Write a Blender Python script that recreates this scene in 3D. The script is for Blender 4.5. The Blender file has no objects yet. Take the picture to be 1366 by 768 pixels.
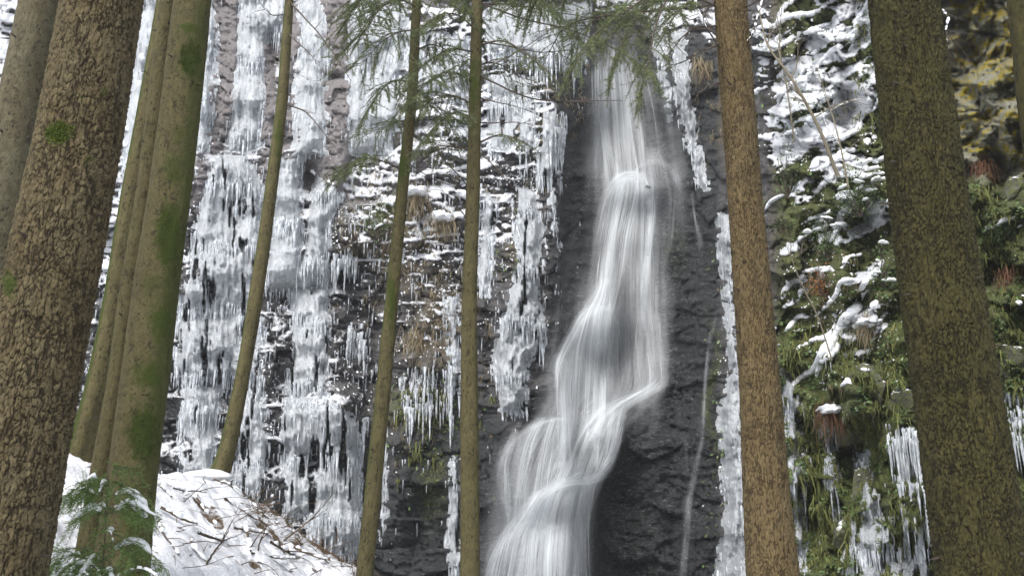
import bpy, math, random
import numpy as np
from mathutils import Vector, Matrix
random.seed(7); RNG = np.random.default_rng(7)
S = bpy.context.scene
COL = S.collection
# ------------------------------------------------------------------ camera, sky, sun, exposure
F, CX, CY, TILT = 1180.0, 683.0, 384.0, math.radians(15.0)
CT, ST = math.cos(TILT), math.sin(TILT)
CAMZ = 1.6
cd = bpy.data.cameras.new('camera'); cam = bpy.data.objects.new('camera', cd); COL.objects.link(cam)
cam.location = (0, 0, CAMZ); cam.rotation_euler = (math.pi / 2 + TILT, 0, 0)
cd.sensor_width = 36.0; cd.lens = 36.0 * F / 1366.0; cd.clip_start = 0.05; cd.clip_end = 2000
S.camera = cam
W = bpy.data.worlds.new('World'); S.world = W; W.use_nodes = True
wn = W.node_tree; bg = wn.nodes['Background']
sky = wn.nodes.new('ShaderNodeTexSky'); sky.sky_type = 'NISHITA'; sky.sun_disc = False
SUN_EL, SUN_AZ = math.radians(52), math.radians(205)      # high veiled sun behind the photographer
sky.sun_elevation = SUN_EL; sky.sun_rotation = SUN_AZ; sky.dust_density = 3.0; sky.air_density = 1.0
hs = wn.nodes.new('ShaderNodeHueSaturation'); hs.inputs['Saturation'].default_value = 0.42
wn.links.new(sky.outputs[0], hs.inputs['Color']); wn.links.new(hs.outputs[0], bg.inputs['Color'])
bg.inputs['Strength'].default_value = 0.15
ld = bpy.data.lights.new('sun', 'SUN'); sun = bpy.data.objects.new('sun', ld); COL.objects.link(sun)
ld.energy = 1.3; ld.angle = math.radians(25); ld.color = (1.0, 0.97, 0.93)
sd = Vector((math.sin(SUN_AZ) * math.cos(SUN_EL), math.cos(SUN_AZ) * math.cos(SUN_EL), math.sin(SUN_EL)))
sun.rotation_euler = sd.to_track_quat('Z', 'Y').to_euler()
vs = S.view_settings; S.display_settings.display_device = 'sRGB'
vs.view_transform = 'Standard'; vs.look = 'None'; vs.gamma = 1.0; vs.use_curve_mapping = False
HAZE = 0.0011
vs.exposure = 1.06
S.cycles.transparent_max_bounces = 28; S.cycles.max_bounces = 6; S.cycles.diffuse_bounces = 3

# ------------------------------------------------------------------ geometry helpers
def rays(px, py):
    dx = (np.asarray(px, float) - CX) / F; up = (CY - np.asarray(py, float)) / F
    return dx, CT - up * ST, ST + up * CT
def P(px, py, Y):
    x, y, z = rays(px, py); t = np.asarray(Y, float) / y
    return np.stack([x * t, y * t + 0 * x, CAMZ + z * t], -1)
def mpp(px, py, Y):                                       # metres per photo pixel at that spot
    return float(Y) / float(rays(px, py)[1]) / F
def hsh(ix, iy, seed):
    h = (ix.astype(np.int64) * 374761393 + iy.astype(np.int64) * 668265263 + seed * 1442695041) & 0x7fffffff
    h = ((h ^ (h >> 13)) * 1274126177) & 0x7fffffff
    return ((h ^ (h >> 16)) & 0xffffff) / float(0xffffff)
def vn(x, y, seed=0):
    ix = np.floor(x); iy = np.floor(y); fx = x - ix; fy = y - iy
    fx = fx * fx * fx * (fx * (fx * 6 - 15) + 10); fy = fy * fy * fy * (fy * (fy * 6 - 15) + 10)
    ix = ix.astype(np.int64); iy = iy.astype(np.int64)
    a, b = hsh(ix, iy, seed), hsh(ix + 1, iy, seed); c, d = hsh(ix, iy + 1, seed), hsh(ix + 1, iy + 1, seed)
    return (a + (b - a) * fx) * (1 - fy) + (c + (d - c) * fx) * fy
def fbm(x, y, seed=0, o=4, g=0.5):
    s = 0; a = 1.0; t = 0
    for i in range(o):
        s = s + a * vn(x + 17.3 * i, y - 9.1 * i, seed + i); t += a; a *= g; x = x * 2.03; y = y * 2.03
    return s / t
def worley(x, y, seed=0):
    ix = np.floor(x).astype(np.int64); iy = np.floor(y).astype(np.int64)
    f1 = np.full(x.shape, 9.0); f2 = f1.copy(); r = np.zeros(x.shape); tx = r.copy(); ty = r.copy()
    for dj in (-1, 0, 1):
        for di in (-1, 0, 1):
            jx = ix + di; jy = iy + dj
            qx = jx + 0.1 + 0.8 * hsh(jx, jy, seed); qy = jy + 0.1 + 0.8 * hsh(jx, jy, seed + 1)
            d = np.hypot(qx - x, qy - y); n = d < f1
            f2 = np.where(n, f1, np.minimum(f2, d)); r = np.where(n, hsh(jx, jy, seed + 2), r)
            tx = np.where(n, x - qx, tx); ty = np.where(n, y - qy, ty); f1 = np.where(n, d, f1)
    return f1, f2, r, tx, ty
def sst(x, a, b):
    t = np.clip((x - a) / (b - a), 0, 1); return t * t * (3 - 2 * t)
def polysd(px, py, poly):                                 # signed distance, positive inside
    d = np.full(px.shape, 1e9); ins = np.zeros(px.shape, bool); n = len(poly)
    for i in range(n):
        ax, ay = poly[i]; bx, by = poly[(i + 1) % n]; ex, ey = bx - ax, by - ay
        t = np.clip(((px - ax) * ex + (py - ay) * ey) / (ex * ex + ey * ey + 1e-9), 0, 1)
        d = np.minimum(d, np.hypot(px - ax - t * ex, py - ay - t * ey))
        c = (ay > py) != (by > py)
        ins ^= c & (px < ex * (py - ay) / (ey if abs(ey) > 1e-9 else 1e-9) + ax)
    return np.where(ins, d, -d)
def gauss(px, py, cx, cy, rx, ry):
    return np.exp(-(((px - cx) / rx) ** 2 + ((py - cy) / ry) ** 2))
def mesh(name, V, Q=None, T=None, smooth=True, attrs=None, uv=None):
    V = np.asarray(V, np.float32).reshape(-1, 3); me = bpy.data.meshes.new(name)
    Q = np.zeros((0, 4), int) if Q is None or len(Q) == 0 else np.asarray(Q).reshape(-1, 4)
    T = np.zeros((0, 3), int) if T is None or len(T) == 0 else np.asarray(T).reshape(-1, 3)
    me.vertices.add(len(V)); me.vertices.foreach_set('co', V.ravel())
    L = np.concatenate([Q.ravel(), T.ravel()]).astype(np.int32); me.loops.add(len(L)); me.loops.foreach_set('vertex_index', L)
    st = np.concatenate([np.arange(len(Q)) * 4, len(Q) * 4 + np.arange(len(T)) * 3]).astype(np.int32)
    me.polygons.add(len(st)); me.polygons.foreach_set('loop_start', st)
    me.update(calc_edges=True)
    me.polygons.foreach_set('use_smooth', np.full(len(st), bool(smooth)))
    for k, a in (attrs or {}).items():
        at = me.attributes.new(k, 'FLOAT', 'POINT'); at.data.foreach_set('value', np.asarray(a, np.float32).ravel())
    if uv is not None:
        ul = me.uv_layers.new(name='UVMap'); ul.data.foreach_set('uv', np.asarray(uv, np.float32)[L].ravel())
    me.validate(); return me
def put(name, me, m=None, parent=None, kind=None, label=None, cat=None, group=None, loc=None):
    o = bpy.data.objects.new(name, me); COL.objects.link(o)
    if m is not None and not me.materials: me.materials.append(m)
    if parent is not None: o.parent = parent
    if loc is not None: o.location = loc
    for k, v in (('kind', kind), ('label', label), ('category', cat), ('group', group)):
        if v: o[k] = v
    return o
def empty(name, loc, label, cat, group=None):
    o = bpy.data.objects.new(name, None); COL.objects.link(o); o.location = loc; o.empty_display_size = 0.2
    o['label'] = label; o['category'] = cat
    if group: o['group'] = group
    return o
def child(name, V, m, parent, Q=None, T=None, **k):       # geometry given in world space, stored local to the parent
    V = np.asarray(V, float).reshape(-1, 3) - np.array(parent.location)
    kind = k.pop('kind', None); lab = k.pop('label', None)
    return put(name, mesh(name, V, Q, T, **k), m, parent, kind, lab)
def gridq(nr, nc, keep=None):
    i = np.arange(nr * nc).reshape(nr, nc)
    q = np.stack([i[:-1, :-1], i[1:, :-1], i[1:, 1:], i[:-1, 1:]], -1)
    return q[keep] if keep is not None else q.reshape(-1, 4)
def compact(V, Q, attrs=None, uv=None):
    used = np.unique(Q); m = np.full(len(V), -1); m[used] = np.arange(len(used))
    return V[used], m[Q], {k: np.asarray(a).ravel()[used] for k, a in (attrs or {}).items()}, (None if uv is None else uv[used])
class Bag:                                                # collects many small shapes as one mesh
    def __init__(s): s.v = []; s.q = []; s.t = []; s.n = 0; s.a = []
    def add(s, V, Q=None, T=None, a=None):
        V = np.asarray(V, float).reshape(-1, 3); s.v.append(V)
        if Q is not None and len(Q): s.q.append(np.asarray(Q) + s.n)
        if T is not None and len(T): s.t.append(np.asarray(T) + s.n)
        s.a.append(np.full(len(V), random.random() if a is None else a)); s.n += len(V)
    def out(s):
        return (np.concatenate(s.v), np.concatenate(s.q) if s.q else None, np.concatenate(s.t) if s.t else None, np.concatenate(s.a))
    def child(s, name, m, parent, smooth=True, kind=None, label=None):
        V, Q, T, A = s.out(); return child(name, V, m, parent, Q, T, smooth=smooth, attrs={'var': A}, kind=kind, label=label)
    def put(s, name, m, smooth=True, **k):
        V, Q, T, A = s.out(); return put(name, mesh(name, V, Q, T, smooth, {'var': A}), m, **k)
def tube(pts, rad, n=6, cap=True):
    pts = np.asarray(pts, float); rad = np.broadcast_to(np.asarray(rad, float), (len(pts),))
    t = np.gradient(pts, axis=0); t /= np.linalg.norm(t, axis=1, keepdims=True) + 1e-9
    ref = np.array([0.31, 0.77, 0.55]) if abs(t[0] @ np.array([0.31, 0.77, 0.55])) < 0.9 else np.array([1.0, 0, 0])
    u = np.cross(t, ref); u /= np.linalg.norm(u, axis=1, keepdims=True) + 1e-9; w = np.cross(t, u)
    a = np.linspace(0, 2 * np.pi, n, endpoint=False)
    V = (pts[:, None] + rad[:, None, None] * (np.cos(a)[None, :, None] * u[:, None] + np.sin(a)[None, :, None] * w[:, None])).reshape(-1, 3)
    i = np.arange(len(pts) * n).reshape(len(pts), n); j = np.roll(i, -1, 1)
    Q = np.stack([i[:-1], i[1:], j[1:], j[:-1]], -1).reshape(-1, 4)
    return V, Q
def bez(p, n=12):                                         # smooth path through control points (Catmull-Rom)
    p = np.asarray(p, float)
    if len(p) == 2: return p[0] + (p[1] - p[0]) * np.linspace(0, 1, n)[:, None]
    e = np.vstack([2 * p[0] - p[1], p, 2 * p[-1] - p[-2]]); out = []
    m = max(2, n // (len(p) - 1))
    for i in range(len(p) - 1):
        a, b, c, d = e[i:i + 4]
        for t in np.linspace(0, 1, m, endpoint=False):
            out.append(0.5 * (2 * b + (c - a) * t + (2 * a - 5 * b + 4 * c - d) * t * t + (3 * b - a - 3 * c + d) * t ** 3))
    out.append(p[-1]); return np.array(out)
def ico(sub):
    import bmesh
    bm = bmesh.new(); bmesh.ops.create_icosphere(bm, subdivisions=sub, radius=1.0)
    V = np.array([v.co[:] for v in bm.verts]); T = np.array([[v.index for v in f.verts] for f in bm.faces]); bm.free(); return V, T
ICO1, ICO2, ICO3, ICO4 = ico(1), ico(2), ico(3), ico(4)
def lump(ic, seed, amp=0.35):                             # uneven blob
    V, T = ic; V = V.copy()
    d = fbm(V[:, 0] * 1.3 + seed * 3.1, V[:, 1] * 1.3 + V[:, 2] * 1.7 + seed, seed, 3) - 0.5
    return V * (1 + 2 * amp * d)[:, None], T
def snowlump(seed, ic=ICO4):
    V, T = ic; V = V.copy(); q = np.stack([V[:, 0] * 1.9 + seed, V[:, 1] * .8 + V[:, 2] * 2.1 - seed], -1)
    d = .62 * (fbm(q[:, 0], q[:, 1], seed, 4, .6) - .5) * 2 + .22 * (fbm(q[:, 0] * 5, q[:, 1] * 5, seed + 9, 3) - .5)
    V = V * np.clip(1 + d * 1.35, .2, 2.2)[:, None]; V[:, 2] = np.where(V[:, 2] < 0, V[:, 2] * .5 - .25 * V[:, 0] ** 2 * np.sin(seed), V[:, 2]); return V, T
LUMPM = []
def lumpobj(name, parent, p, sc, rot=0.0):
    if not LUMPM:
        for i in range(12):
            v, t = snowlump(400 + i, ICO3); me = mesh(name, v, None, t); me.materials.append(M_SNOW); LUMPM.append(me)
    o = put(name, random.choice(LUMPM), None, parent); o.location = Vector(p) - parent.location; o.scale = sc; o.rotation_euler = (random.uniform(-.3, .3), random.uniform(-.4, .4) + rot, random.uniform(-1, 1)); return o
def rockmesh(seed, sub=ICO4, planes=16, rough=0.05):
    r = np.random.default_rng(seed); V, T = sub; V = V.copy()
    n = r.normal(size=(planes, 3)); n /= np.linalg.norm(n, axis=1, keepdims=True); d = r.uniform(0.55, 0.95, planes)
    c = np.clip(V @ n.T, 1e-3, None); R = np.min(d[None] / c, axis=1); R = np.minimum(R, 1.25)
    R = R * (1 + rough * 6 * (fbm(V[:, 0] * 2.2 + seed, V[:, 1] * 2.2 + V[:, 2] * 1.9, seed, 5, .62) - 0.5) + .10 * (fbm(V[:, 0] * 9 + seed, V[:, 1] * 7 + V[:, 2] * 9, seed + 5, 3) - .5))
    return V * R[:, None], T

# ------------------------------------------------------------------ node helpers
class G:
    def __init__(s, name):
        s.m = bpy.data.materials.new(name); s.m.use_nodes = True; s.t = s.m.node_tree; s.t.nodes.clear()
        s.o = s.t.nodes.new('ShaderNodeOutputMaterial')
    def n(s, ty, ins=None, **at):
        nd = s.t.nodes.new('ShaderNode' + ty)
        for k, v in at.items(): setattr(nd, k, v)
        for k, v in (ins or {}).items():
            if hasattr(v, 'is_output') or isinstance(v, bpy.types.NodeSocket): s.t.links.new(v, nd.inputs[k])
            else: nd.inputs[k].default_value = v
        return nd
    def attr(s, a): return s.n('Attribute', attribute_name=a).outputs['Fac']
    def obj(s): return s.n('TexCoord').outputs['Object']
    def uv(s): return s.n('TexCoord').outputs['UV']
    def pos(s): return s.n('NewGeometry').outputs['Position']
    def mp(s, v, sc, rot=(0, 0, 0), loc=(0, 0, 0)): return s.n('Mapping', {'Vector': v, 'Scale': sc, 'Rotation': rot, 'Location': loc}).outputs[0]
    def noise(s, v, sc, de=4, ro=0.55, di=0.0): return s.n('TexNoise', {'Vector': v, 'Scale': sc, 'Detail': de, 'Roughness': ro, 'Distortion': di}).outputs['Fac']
    def vor(s, v, sc, feat='F1', out='Distance', rnd=1.0): return s.n('TexVoronoi', {'Vector': v, 'Scale': sc, 'Randomness': rnd}, feature=feat).outputs[out]
    def ramp(s, f, st, interp='LINEAR'):
        nd = s.n('ValToRGB', {'Fac': f}); cr = nd.color_ramp; cr.interpolation = interp
        while len(cr.elements) < len(st): cr.elements.new(0.5)
        for e, (p, c) in zip(cr.elements, st):
            e.position = p; e.color = (c, c, c, 1) if isinstance(c, (int, float)) else (*c, 1)
        return nd.outputs['Color']
    def mix(s, f, a, b, bl='MIX'):
        nd = s.n('Mix', data_type='RGBA', blend_type=bl)
        for k, v in ((0, f), (6, a), (7, b)):
            if isinstance(v, bpy.types.NodeSocket): s.t.links.new(v, nd.inputs[k])
            elif k == 0: nd.inputs[0].default_value = v
            else: nd.inputs[k].default_value = (*v, 1) if len(v) == 3 else v
        return nd.outputs[2]
    def ma(s, op, a, b=None, c=None, clamp=False):
        nd = s.n('Math', operation=op, use_clamp=clamp)
        for k, v in ((0, a), (1, b), (2, c)):
            if v is None: continue
            if isinstance(v, bpy.types.NodeSocket): s.t.links.new(v, nd.inputs[k])
            else: nd.inputs[k].default_value = v
        return nd.outputs[0]
    def mask(s, f, noise, lo=0.35, hi=0.65):              # painted amount broken up by noise
        return s.ramp(s.ma('ADD', f, s.ma('SUBTRACT', noise, 0.5)), [(lo, 0.0), (hi, 1.0)])
    def bump(s, h, st=0.5, d=0.02, nrm=None):
        i = {'Height': h, 'Strength': st, 'Distance': d}
        if nrm is not None: i['Normal'] = nrm
        return s.n('Bump', i).outputs[0]
    def bsdf(s, col, ro=0.8, nrm=None, **k):
        i = {'Base Color': col if isinstance(col, bpy.types.NodeSocket) else (*col, 1), 'Roughness': ro}
        if nrm is not None: i['Normal'] = nrm
        for a, b in k.items(): i[a.replace('_', ' ')] = b
        return s.n('BsdfPrincipled', i).outputs[0]
    def out(s, sh): s.t.links.new(sh, s.o.inputs['Surface']); return s.m

def m_cliff():
    g = G('cliff_rock'); p = g.pos()
    n1 = g.noise(p, 3.0, 8, 0.62); n2 = g.noise(p, 14.0, 6, 0.65); n3 = g.noise(g.mp(p, (1, 1, 3.2)), 2.2, 6, 0.6)
    n4 = g.noise(p, 38.0, 4, 0.6)
    rock = g.ramp(n1, [(0.25, (0.03, 0.03, 0.033)), (0.5, (0.085, 0.082, 0.082)), (0.75, (0.18, 0.172, 0.168))])
    rock = g.mix(g.mask(g.attr('violet'), n1, 0.3, 0.7), rock, g.ramp(n2, [(0.25, (0.13, 0.118, 0.116)), (0.7, (0.32, 0.295, 0.292))]))
    rock = g.mix(g.mask(g.attr('tan'), n2, 0.35, 0.75), rock, g.ramp(n4, [(0.3, (0.045, 0.036, 0.024)), (0.7, (0.20, 0.165, 0.11))]))
    rock = g.mix(g.mask(g.attr('wet'), n1, 0.2, 0.6), rock, g.ramp(n2, [(0.3, (0.007, 0.008, 0.0085)), (0.72, (0.060, 0.065, 0.067))]))  # wet rock tone, also painted into hollows and clefts as their shade
    gz = g.noise(g.mp(p, (5, 5, 26), (0, math.radians(28), 0)), 1.0, 5, 0.7, 0.4); rock = g.mix(g.ma('MULTIPLY', g.attr('wet'), g.ramp(gz, [(0.56, 0.0), (0.68, 0.75)])), rock, (0.23, 0.24, 0.25))
    rock = g.mix(g.mask(g.attr('olive'), n1, 0.3, 0.65), rock, g.ramp(n2, [(0.3, (0.14, 0.14, 0.10)), (0.7, (0.38, 0.37, 0.28))]))
    rock = g.mix(g.mask(g.attr('moss'), n2, 0.42, 0.6), rock, g.ramp(n4, [(0.3, (0.03, 0.04, 0.008)), (0.7, (0.16, 0.185, 0.04))]))
    rock = g.mix(g.mask(g.attr('lichen'), g.ma('ADD', g.ma('MULTIPLY', n3, 0.75), g.ma('MULTIPLY', n2, 0.25)), 0.52, 0.58), rock, g.ramp(n4, [(0.3, (0.20, 0.16, 0.012)), (0.7, (0.50, 0.39, 0.02))]))
    sm = g.mask(g.attr('snow'), g.ma('ADD', g.ma('MULTIPLY', n2, 0.55), 0.225), 0.42, 0.54)
    col = g.mix(sm, rock, g.ramp(n4, [(0.3, (0.74, 0.77, 0.82)), (0.7, (0.86, 0.87, 0.89))]))
    ro = g.ma('SUBTRACT', 0.85, g.ma('MULTIPLY', g.attr('wet'), 0.58))
    ro = g.ma('ADD', ro, g.ma('MULTIPLY', sm, 0.3), clamp=True)
    n5 = g.noise(g.mp(p, (1, 1, 2.6), (0, .5, 0)), 9.0, 8, 0.72); nb = g.bump(g.ma('ADD', g.ma('MULTIPLY', n5, 1.2), g.ma('ADD', n2, g.ma('MULTIPLY', n4, 0.6))), 1.0, 0.07)
    return g.out(g.bsdf(col, ro, nb))
def m_ice():
    g = G('ice'); p = g.pos()
    s = g.noise(g.mp(p, (9, 9, 1.1)), 1.0, 5, 0.6); f = g.noise(g.mp(p, (30, 30, 7)), 1.0, 4, 0.6); b = g.noise(p, 1.4, 3, 0.5)
    i2 = g.noise(p, 22.0, 4, 0.7)
    v = g.ma('ADD', g.ma('MULTIPLY', s, 0.36), g.ma('ADD', g.ma('MULTIPLY', f, 0.3), g.ma('ADD', g.ma('MULTIPLY', b, 0.16), g.ma('MULTIPLY', i2, 0.26))))
    col = g.ramp(v, [(0.38, (0.16, 0.175, 0.19)), (0.46, (0.40, 0.425, 0.45)), (0.53, (0.60, 0.635, 0.665)), (0.63, (0.85, 0.875, 0.895))])
    nb = g.bump(g.ma('ADD', s, g.ma('ADD', f, i2)), 1.0, 0.06)
    sh = g.bsdf(col, 0.32, nb, Subsurface_Weight=0.0, IOR=1.31)
    tr = g.n('BsdfTranslucent', {'Color': (0.8, 0.86, 0.9, 1)}).outputs[0]
    mx = g.n('MixShader', {0: 0.2, 1: sh, 2: tr}).outputs[0]
    al = g.ramp(v, [(0.36, 0.5), (0.45, 0.0)])
    return g.out(g.n('MixShader', {0: al, 1: mx, 2: g.n('BsdfTransparent').outputs[0]}).outputs[0])
def m_icicle():
    g = G('icicle_ice'); p = g.pos(); f = g.noise(g.mp(p, (14, 14, 6)), 1.0, 3, 0.6)
    col = g.ramp(f, [(0.3, (0.30, 0.33, 0.36)), (0.62, (0.74, 0.775, 0.81))])
    sh = g.bsdf(col, 0.16, None, IOR=1.31)
    mx = g.n('MixShader', {0: g.ramp(f, [(0.3, 0.6), (0.6, 0.2)]), 1: sh, 2: g.n('BsdfTransparent').outputs[0]}).outputs[0]
    return g.out(mx)
def m_snow():
    g = G('snow'); p = g.pos(); n = g.noise(p, 40, 4, 0.6); n1 = g.noise(p, 9, 4, 0.6)
    return g.out(g.bsdf(g.ramp(n1, [(0.3, (0.78, 0.80, 0.84)), (0.7, (0.88, 0.89, 0.90))]), 0.6, g.bump(g.ma('ADD', n1, g.ma('MULTIPLY', n, .4)), 0.35, 0.03)))
def m_ground():
    g = G('snowy_ground'); p = g.pos(); n = g.noise(p, 30, 4, 0.6); n1 = g.noise(p, 6, 5, 0.6)
    c = g.ramp(n1, [(0.3, (0.58, 0.60, 0.64)), (0.7, (0.76, 0.77, 0.79))])
    d = g.ramp(n, [(0.3, (0.03, 0.02, 0.01)), (0.7, (0.14, 0.09, 0.045))])
    c = g.mix(g.mask(g.attr('bare'), n1, 0.45, 0.6), c, d)
    return g.out(g.bsdf(c, 0.7, g.bump(g.ma('ADD', n1, g.ma('MULTIPLY', n, .4)), 0.9, 0.06)))
def m_bark(name, crack, plate, tint, sx, sy, depth, mosscol=(0.050, 0.070, 0.009), scaly=True):
    g = G(name); u = g.uv(); ca = g.attr('crack')
    nb = g.noise(g.mp(u, (3.2, 1.1, 1)), 1.0, 5, 0.65); nm = g.noise(g.mp(u, (16, 9, 1)), 1.0, 5, 0.65)
    nf = g.noise(g.mp(u, (150, 60, 1)), 1.0, 4, 0.7); ns = g.noise(g.mp(u, (75, 16, 1)), 1.0, 6, 0.7, 0.6)
    pc = g.mix(g.ramp(nb, [(0.38, 0.0), (0.62, 1.0)]), plate, tint)
    nl = g.noise(g.mp(u, (1.1, 2.6, 1), (0, 0, .1)), 1.0, 5, 0.65); pc = g.mix(g.ramp(nl, [(0.56, 0.0), (0.7, 0.75)]), pc, tuple(c * 0.55 for c in tint)); pc = g.mix(g.ramp(nl, [(0.3, 0.6), (0.42, 0.0)]), pc, tuple(c * 1.35 for c in plate))
    pc = g.mix(g.ramp(nm, [(0.5, 0.0), (0.75, 0.55)]), pc, tuple(c * 1.75 for c in plate))
    pc = g.mix(g.ramp(g.attr('cell'), [(0.0, 0.5), (0.55, 0.0)]), pc, tuple(c * 0.55 for c in tint))
    pc = g.mix(g.ramp(ns, [(0.36, 0.55 if scaly else 0.4), (0.5, 0.0)]), pc, crack)
    pc = g.mix(g.ramp(nf, [(0.36, 0.4), (0.52, 0.0)]), pc, crack)
    pc = g.mix(g.ramp(nf, [(0.6, 0.0), (0.74, 0.4)]), pc, tuple(min(1, c * 2.2) for c in plate))
    fl = g.vor(g.n('VectorMath', {0: g.mp(u, (34, 26, 1)), 1: g.n('VectorMath', {0: g.n('TexNoise', {'Vector': g.mp(u, (60, 60, 1)), 'Scale': 1.0}).outputs['Color'], 'Scale': 1.2}, operation='SCALE').outputs[0]}, operation='ADD').outputs[0], 1.0, 'F1')
    fm = g.noise(g.mp(u, (2.2, 1.6, 1), (0, 0, 0), (5, 3, 0)), 1.0, 4, 0.6); pc = g.mix(g.ma('MULTIPLY', g.ramp(fl, [(0.14, 0.35), (0.3, 0.0)]), g.ramp(fm, [(0.42, 0.0), (0.6, 1.0)])), pc, tuple(c * 1.5 + .02 for c in plate))
    col = g.mix(g.ramp(ca, [(0.08, 0.0), (0.8, 0.85)]), pc, crack)
    sc = g.vor(g.mp(u, (4.6, 2.7, 1)), 1.0, 'F1'); col = g.mix(g.ramp(g.ma('ADD', sc, g.ma('MULTIPLY', nm, 0.12)), [(0.11, 0.85), (0.19, 0.0)]), col, tuple(c * 0.6 for c in crack))
    col = g.mix(g.mask(g.attr('moss'), g.ma('ADD', g.ma('MULTIPLY', nm, 0.6), g.ma('MULTIPLY', nf, 0.4)), 0.28, 0.66), col, g.ramp(nf, [(0.3, tuple(c * .4 for c in mosscol)), (0.7, mosscol)]))
    h = g.ma('SUBTRACT', g.ma('ADD', g.ma('MULTIPLY', nf, 0.5), g.ma('ADD', g.ma('MULTIPLY', nm, 0.4), g.ma('MULTIPLY', ns, 0.6))), g.ma('MULTIPLY', ca, 0.5))
    return g.out(g.bsdf(col, 0.92, g.bump(h, 1.0, depth), Specular_IOR_Level=0.25))
def m_simple(name, a, b, ro=0.8, trans=0.0, sc=30):
    g = G(name); v = g.ma('ADD', g.ma('MULTIPLY', g.attr('var'), 0.6), g.ma('MULTIPLY', g.noise(g.pos(), sc, 3), 0.4))
    c = g.ramp(v, [(0.2, a), (0.8, b)]); sh = g.bsdf(c, ro)
    if trans: sh = g.n('MixShader', {0: trans, 1: sh, 2: g.n('BsdfTranslucent', {'Color': c}).outputs[0]}).outputs[0]
    return g.out(sh)
def m_rock(name, a, b, lichen=0.0, moss=0.3, snow=True, wet=0.8):
    g = G(name); p = g.pos(); n1 = g.noise(p, 3.5, 7, 0.62); n2 = g.noise(p, 16, 6, 0.65); n3 = g.noise(p, 2.6, 5, 0.6)
    c = g.ramp(n1, [(0.3, a), (0.7, b)])
    if moss: c = g.mix(g.mask(moss, n2, 0.4, 0.6), c, g.ramp(n2, [(0.3, (0.03, 0.036, 0.008)), (0.7, (0.12, 0.13, 0.03))]))
    if lichen: c = g.mix(g.ramp(g.ma('ADD', g.ma('MULTIPLY', n3, 0.7), g.ma('MULTIPLY', n2, 0.3)), [(0.63 - lichen * .2, 0.0), (0.69 - lichen * .2, 1.0)]), c, g.ramp(n2, [(0.3, (0.20, 0.16, 0.012)), (0.7, (0.50, 0.39, 0.02))]))
    if snow:
        z = g.n('SeparateXYZ', {0: g.n('NewGeometry').outputs['Normal']}).outputs[2]
        c = g.mix(g.ramp(g.ma('ADD', z, g.ma('MULTIPLY', g.ma('SUBTRACT', n2, 0.5), 1.2)), [(0.68, 0.0), (0.78, 1.0)]), c, (0.83, 0.85, 0.88))
    return g.out(g.bsdf(c, wet, g.bump(g.ma('ADD', n1, n2), 0.8, 0.05)))
def m_water():
    g = G('falling_water'); u = g.uv(); a = g.attr('a')
    s1 = g.noise(g.mp(u, (7, 0.22, 1)), 1.0, 3, 0.5, 0.05); s2 = g.noise(g.mp(u, (24, 0.3, 1)), 1.0, 2, 0.5)
    s = g.ma('ADD', g.ma('MULTIPLY', s1, 0.6), g.ma('MULTIPLY', s2, 0.4))
    st = g.ramp(s, [(0.35, 0.04), (0.5, 0.6), (0.64, 1.35)])
    al = g.ma('MULTIPLY', a, st, clamp=True)
    sh = g.n('MixShader', {0: 0.5, 1: g.bsdf((0.9, 0.93, 0.95), 0.6), 2: g.n('BsdfTranslucent', {'Color': (0.86, 0.9, 0.93, 1)}).outputs[0]}).outputs[0]
    return g.out(g.n('MixShader', {0: al, 1: g.n('BsdfTransparent').outputs[0], 2: sh}).outputs[0])
M_CLIFF, M_ICE, M_ICICLE, M_SNOW, M_GROUND, M_WATER = m_cliff(), m_ice(), m_icicle(), m_snow(), m_ground(), m_water()
M_NEEDLE = m_simple('fir_needles', (0.065, 0.088, 0.034), (0.20, 0.235, 0.105), 0.6, 0.42)
M_NEEDLE_B = m_simple('young_fir_needles', (0.055, 0.10, 0.022), (0.19, 0.29, 0.075), 0.55, 0.35)
M_TWIG = m_simple('dead_twig_bark', (0.035, 0.025, 0.018), (0.09, 0.068, 0.05))
M_STICK = m_simple('fallen_stick_bark', (0.04, 0.027, 0.016), (0.13, 0.09, 0.055))
M_BRUSH = m_simple('brown_brush', (0.05, 0.03, 0.015), (0.19, 0.12, 0.06))
M_SAP = m_simple('sapling_bark', (0.10, 0.085, 0.055), (0.22, 0.19, 0.13))
M_LEAF = m_simple('evergreen_leaves', (0.04, 0.07, 0.02), (0.16, 0.24, 0.08), 0.45, 0.25)
M_DRY = m_simple('dry_grass', (0.09, 0.066, 0.036), (0.33, 0.27, 0.16), 0.8, 0.2)
M_RUST = m_simple('rusty_grass', (0.05, 0.022, 0.012), (0.18, 0.08, 0.035), 0.8, 0.2)
M_BEECH = m_simple('beech_leaves', (0.25, 0.09, 0.02), (0.5, 0.22, 0.06), 0.7, 0.3)
M_MOSS = m_simple('moss', (0.05, 0.075, 0.008), (0.17, 0.22, 0.03), 0.9, 0.2)
M_DARKMOSS = m_simple('dark_moss', (0.014, 0.02, 0.004), (0.06, 0.07, 0.014), 0.9, 0.1)
M_OLIVEMOSS = m_simple('hanging_moss', (0.05, 0.058, 0.012), (0.20, 0.21, 0.06), 0.9, 0.25)
M_LICHROCK = m_rock('lichen_rock', (0.045, 0.046, 0.032), (0.20, 0.195, 0.13), 0.36, 0.47, False)
M_MOSSROCK = m_rock('mossy_rock', (0.04, 0.04, 0.034), (0.14, 0.135, 0.11), 0.0, 0.5)
M_WETROCK = m_rock('wet_rock', (0.014, 0.015, 0.017), (0.06, 0.063, 0.07), 0.0, 0.0, False, 0.35)

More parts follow.
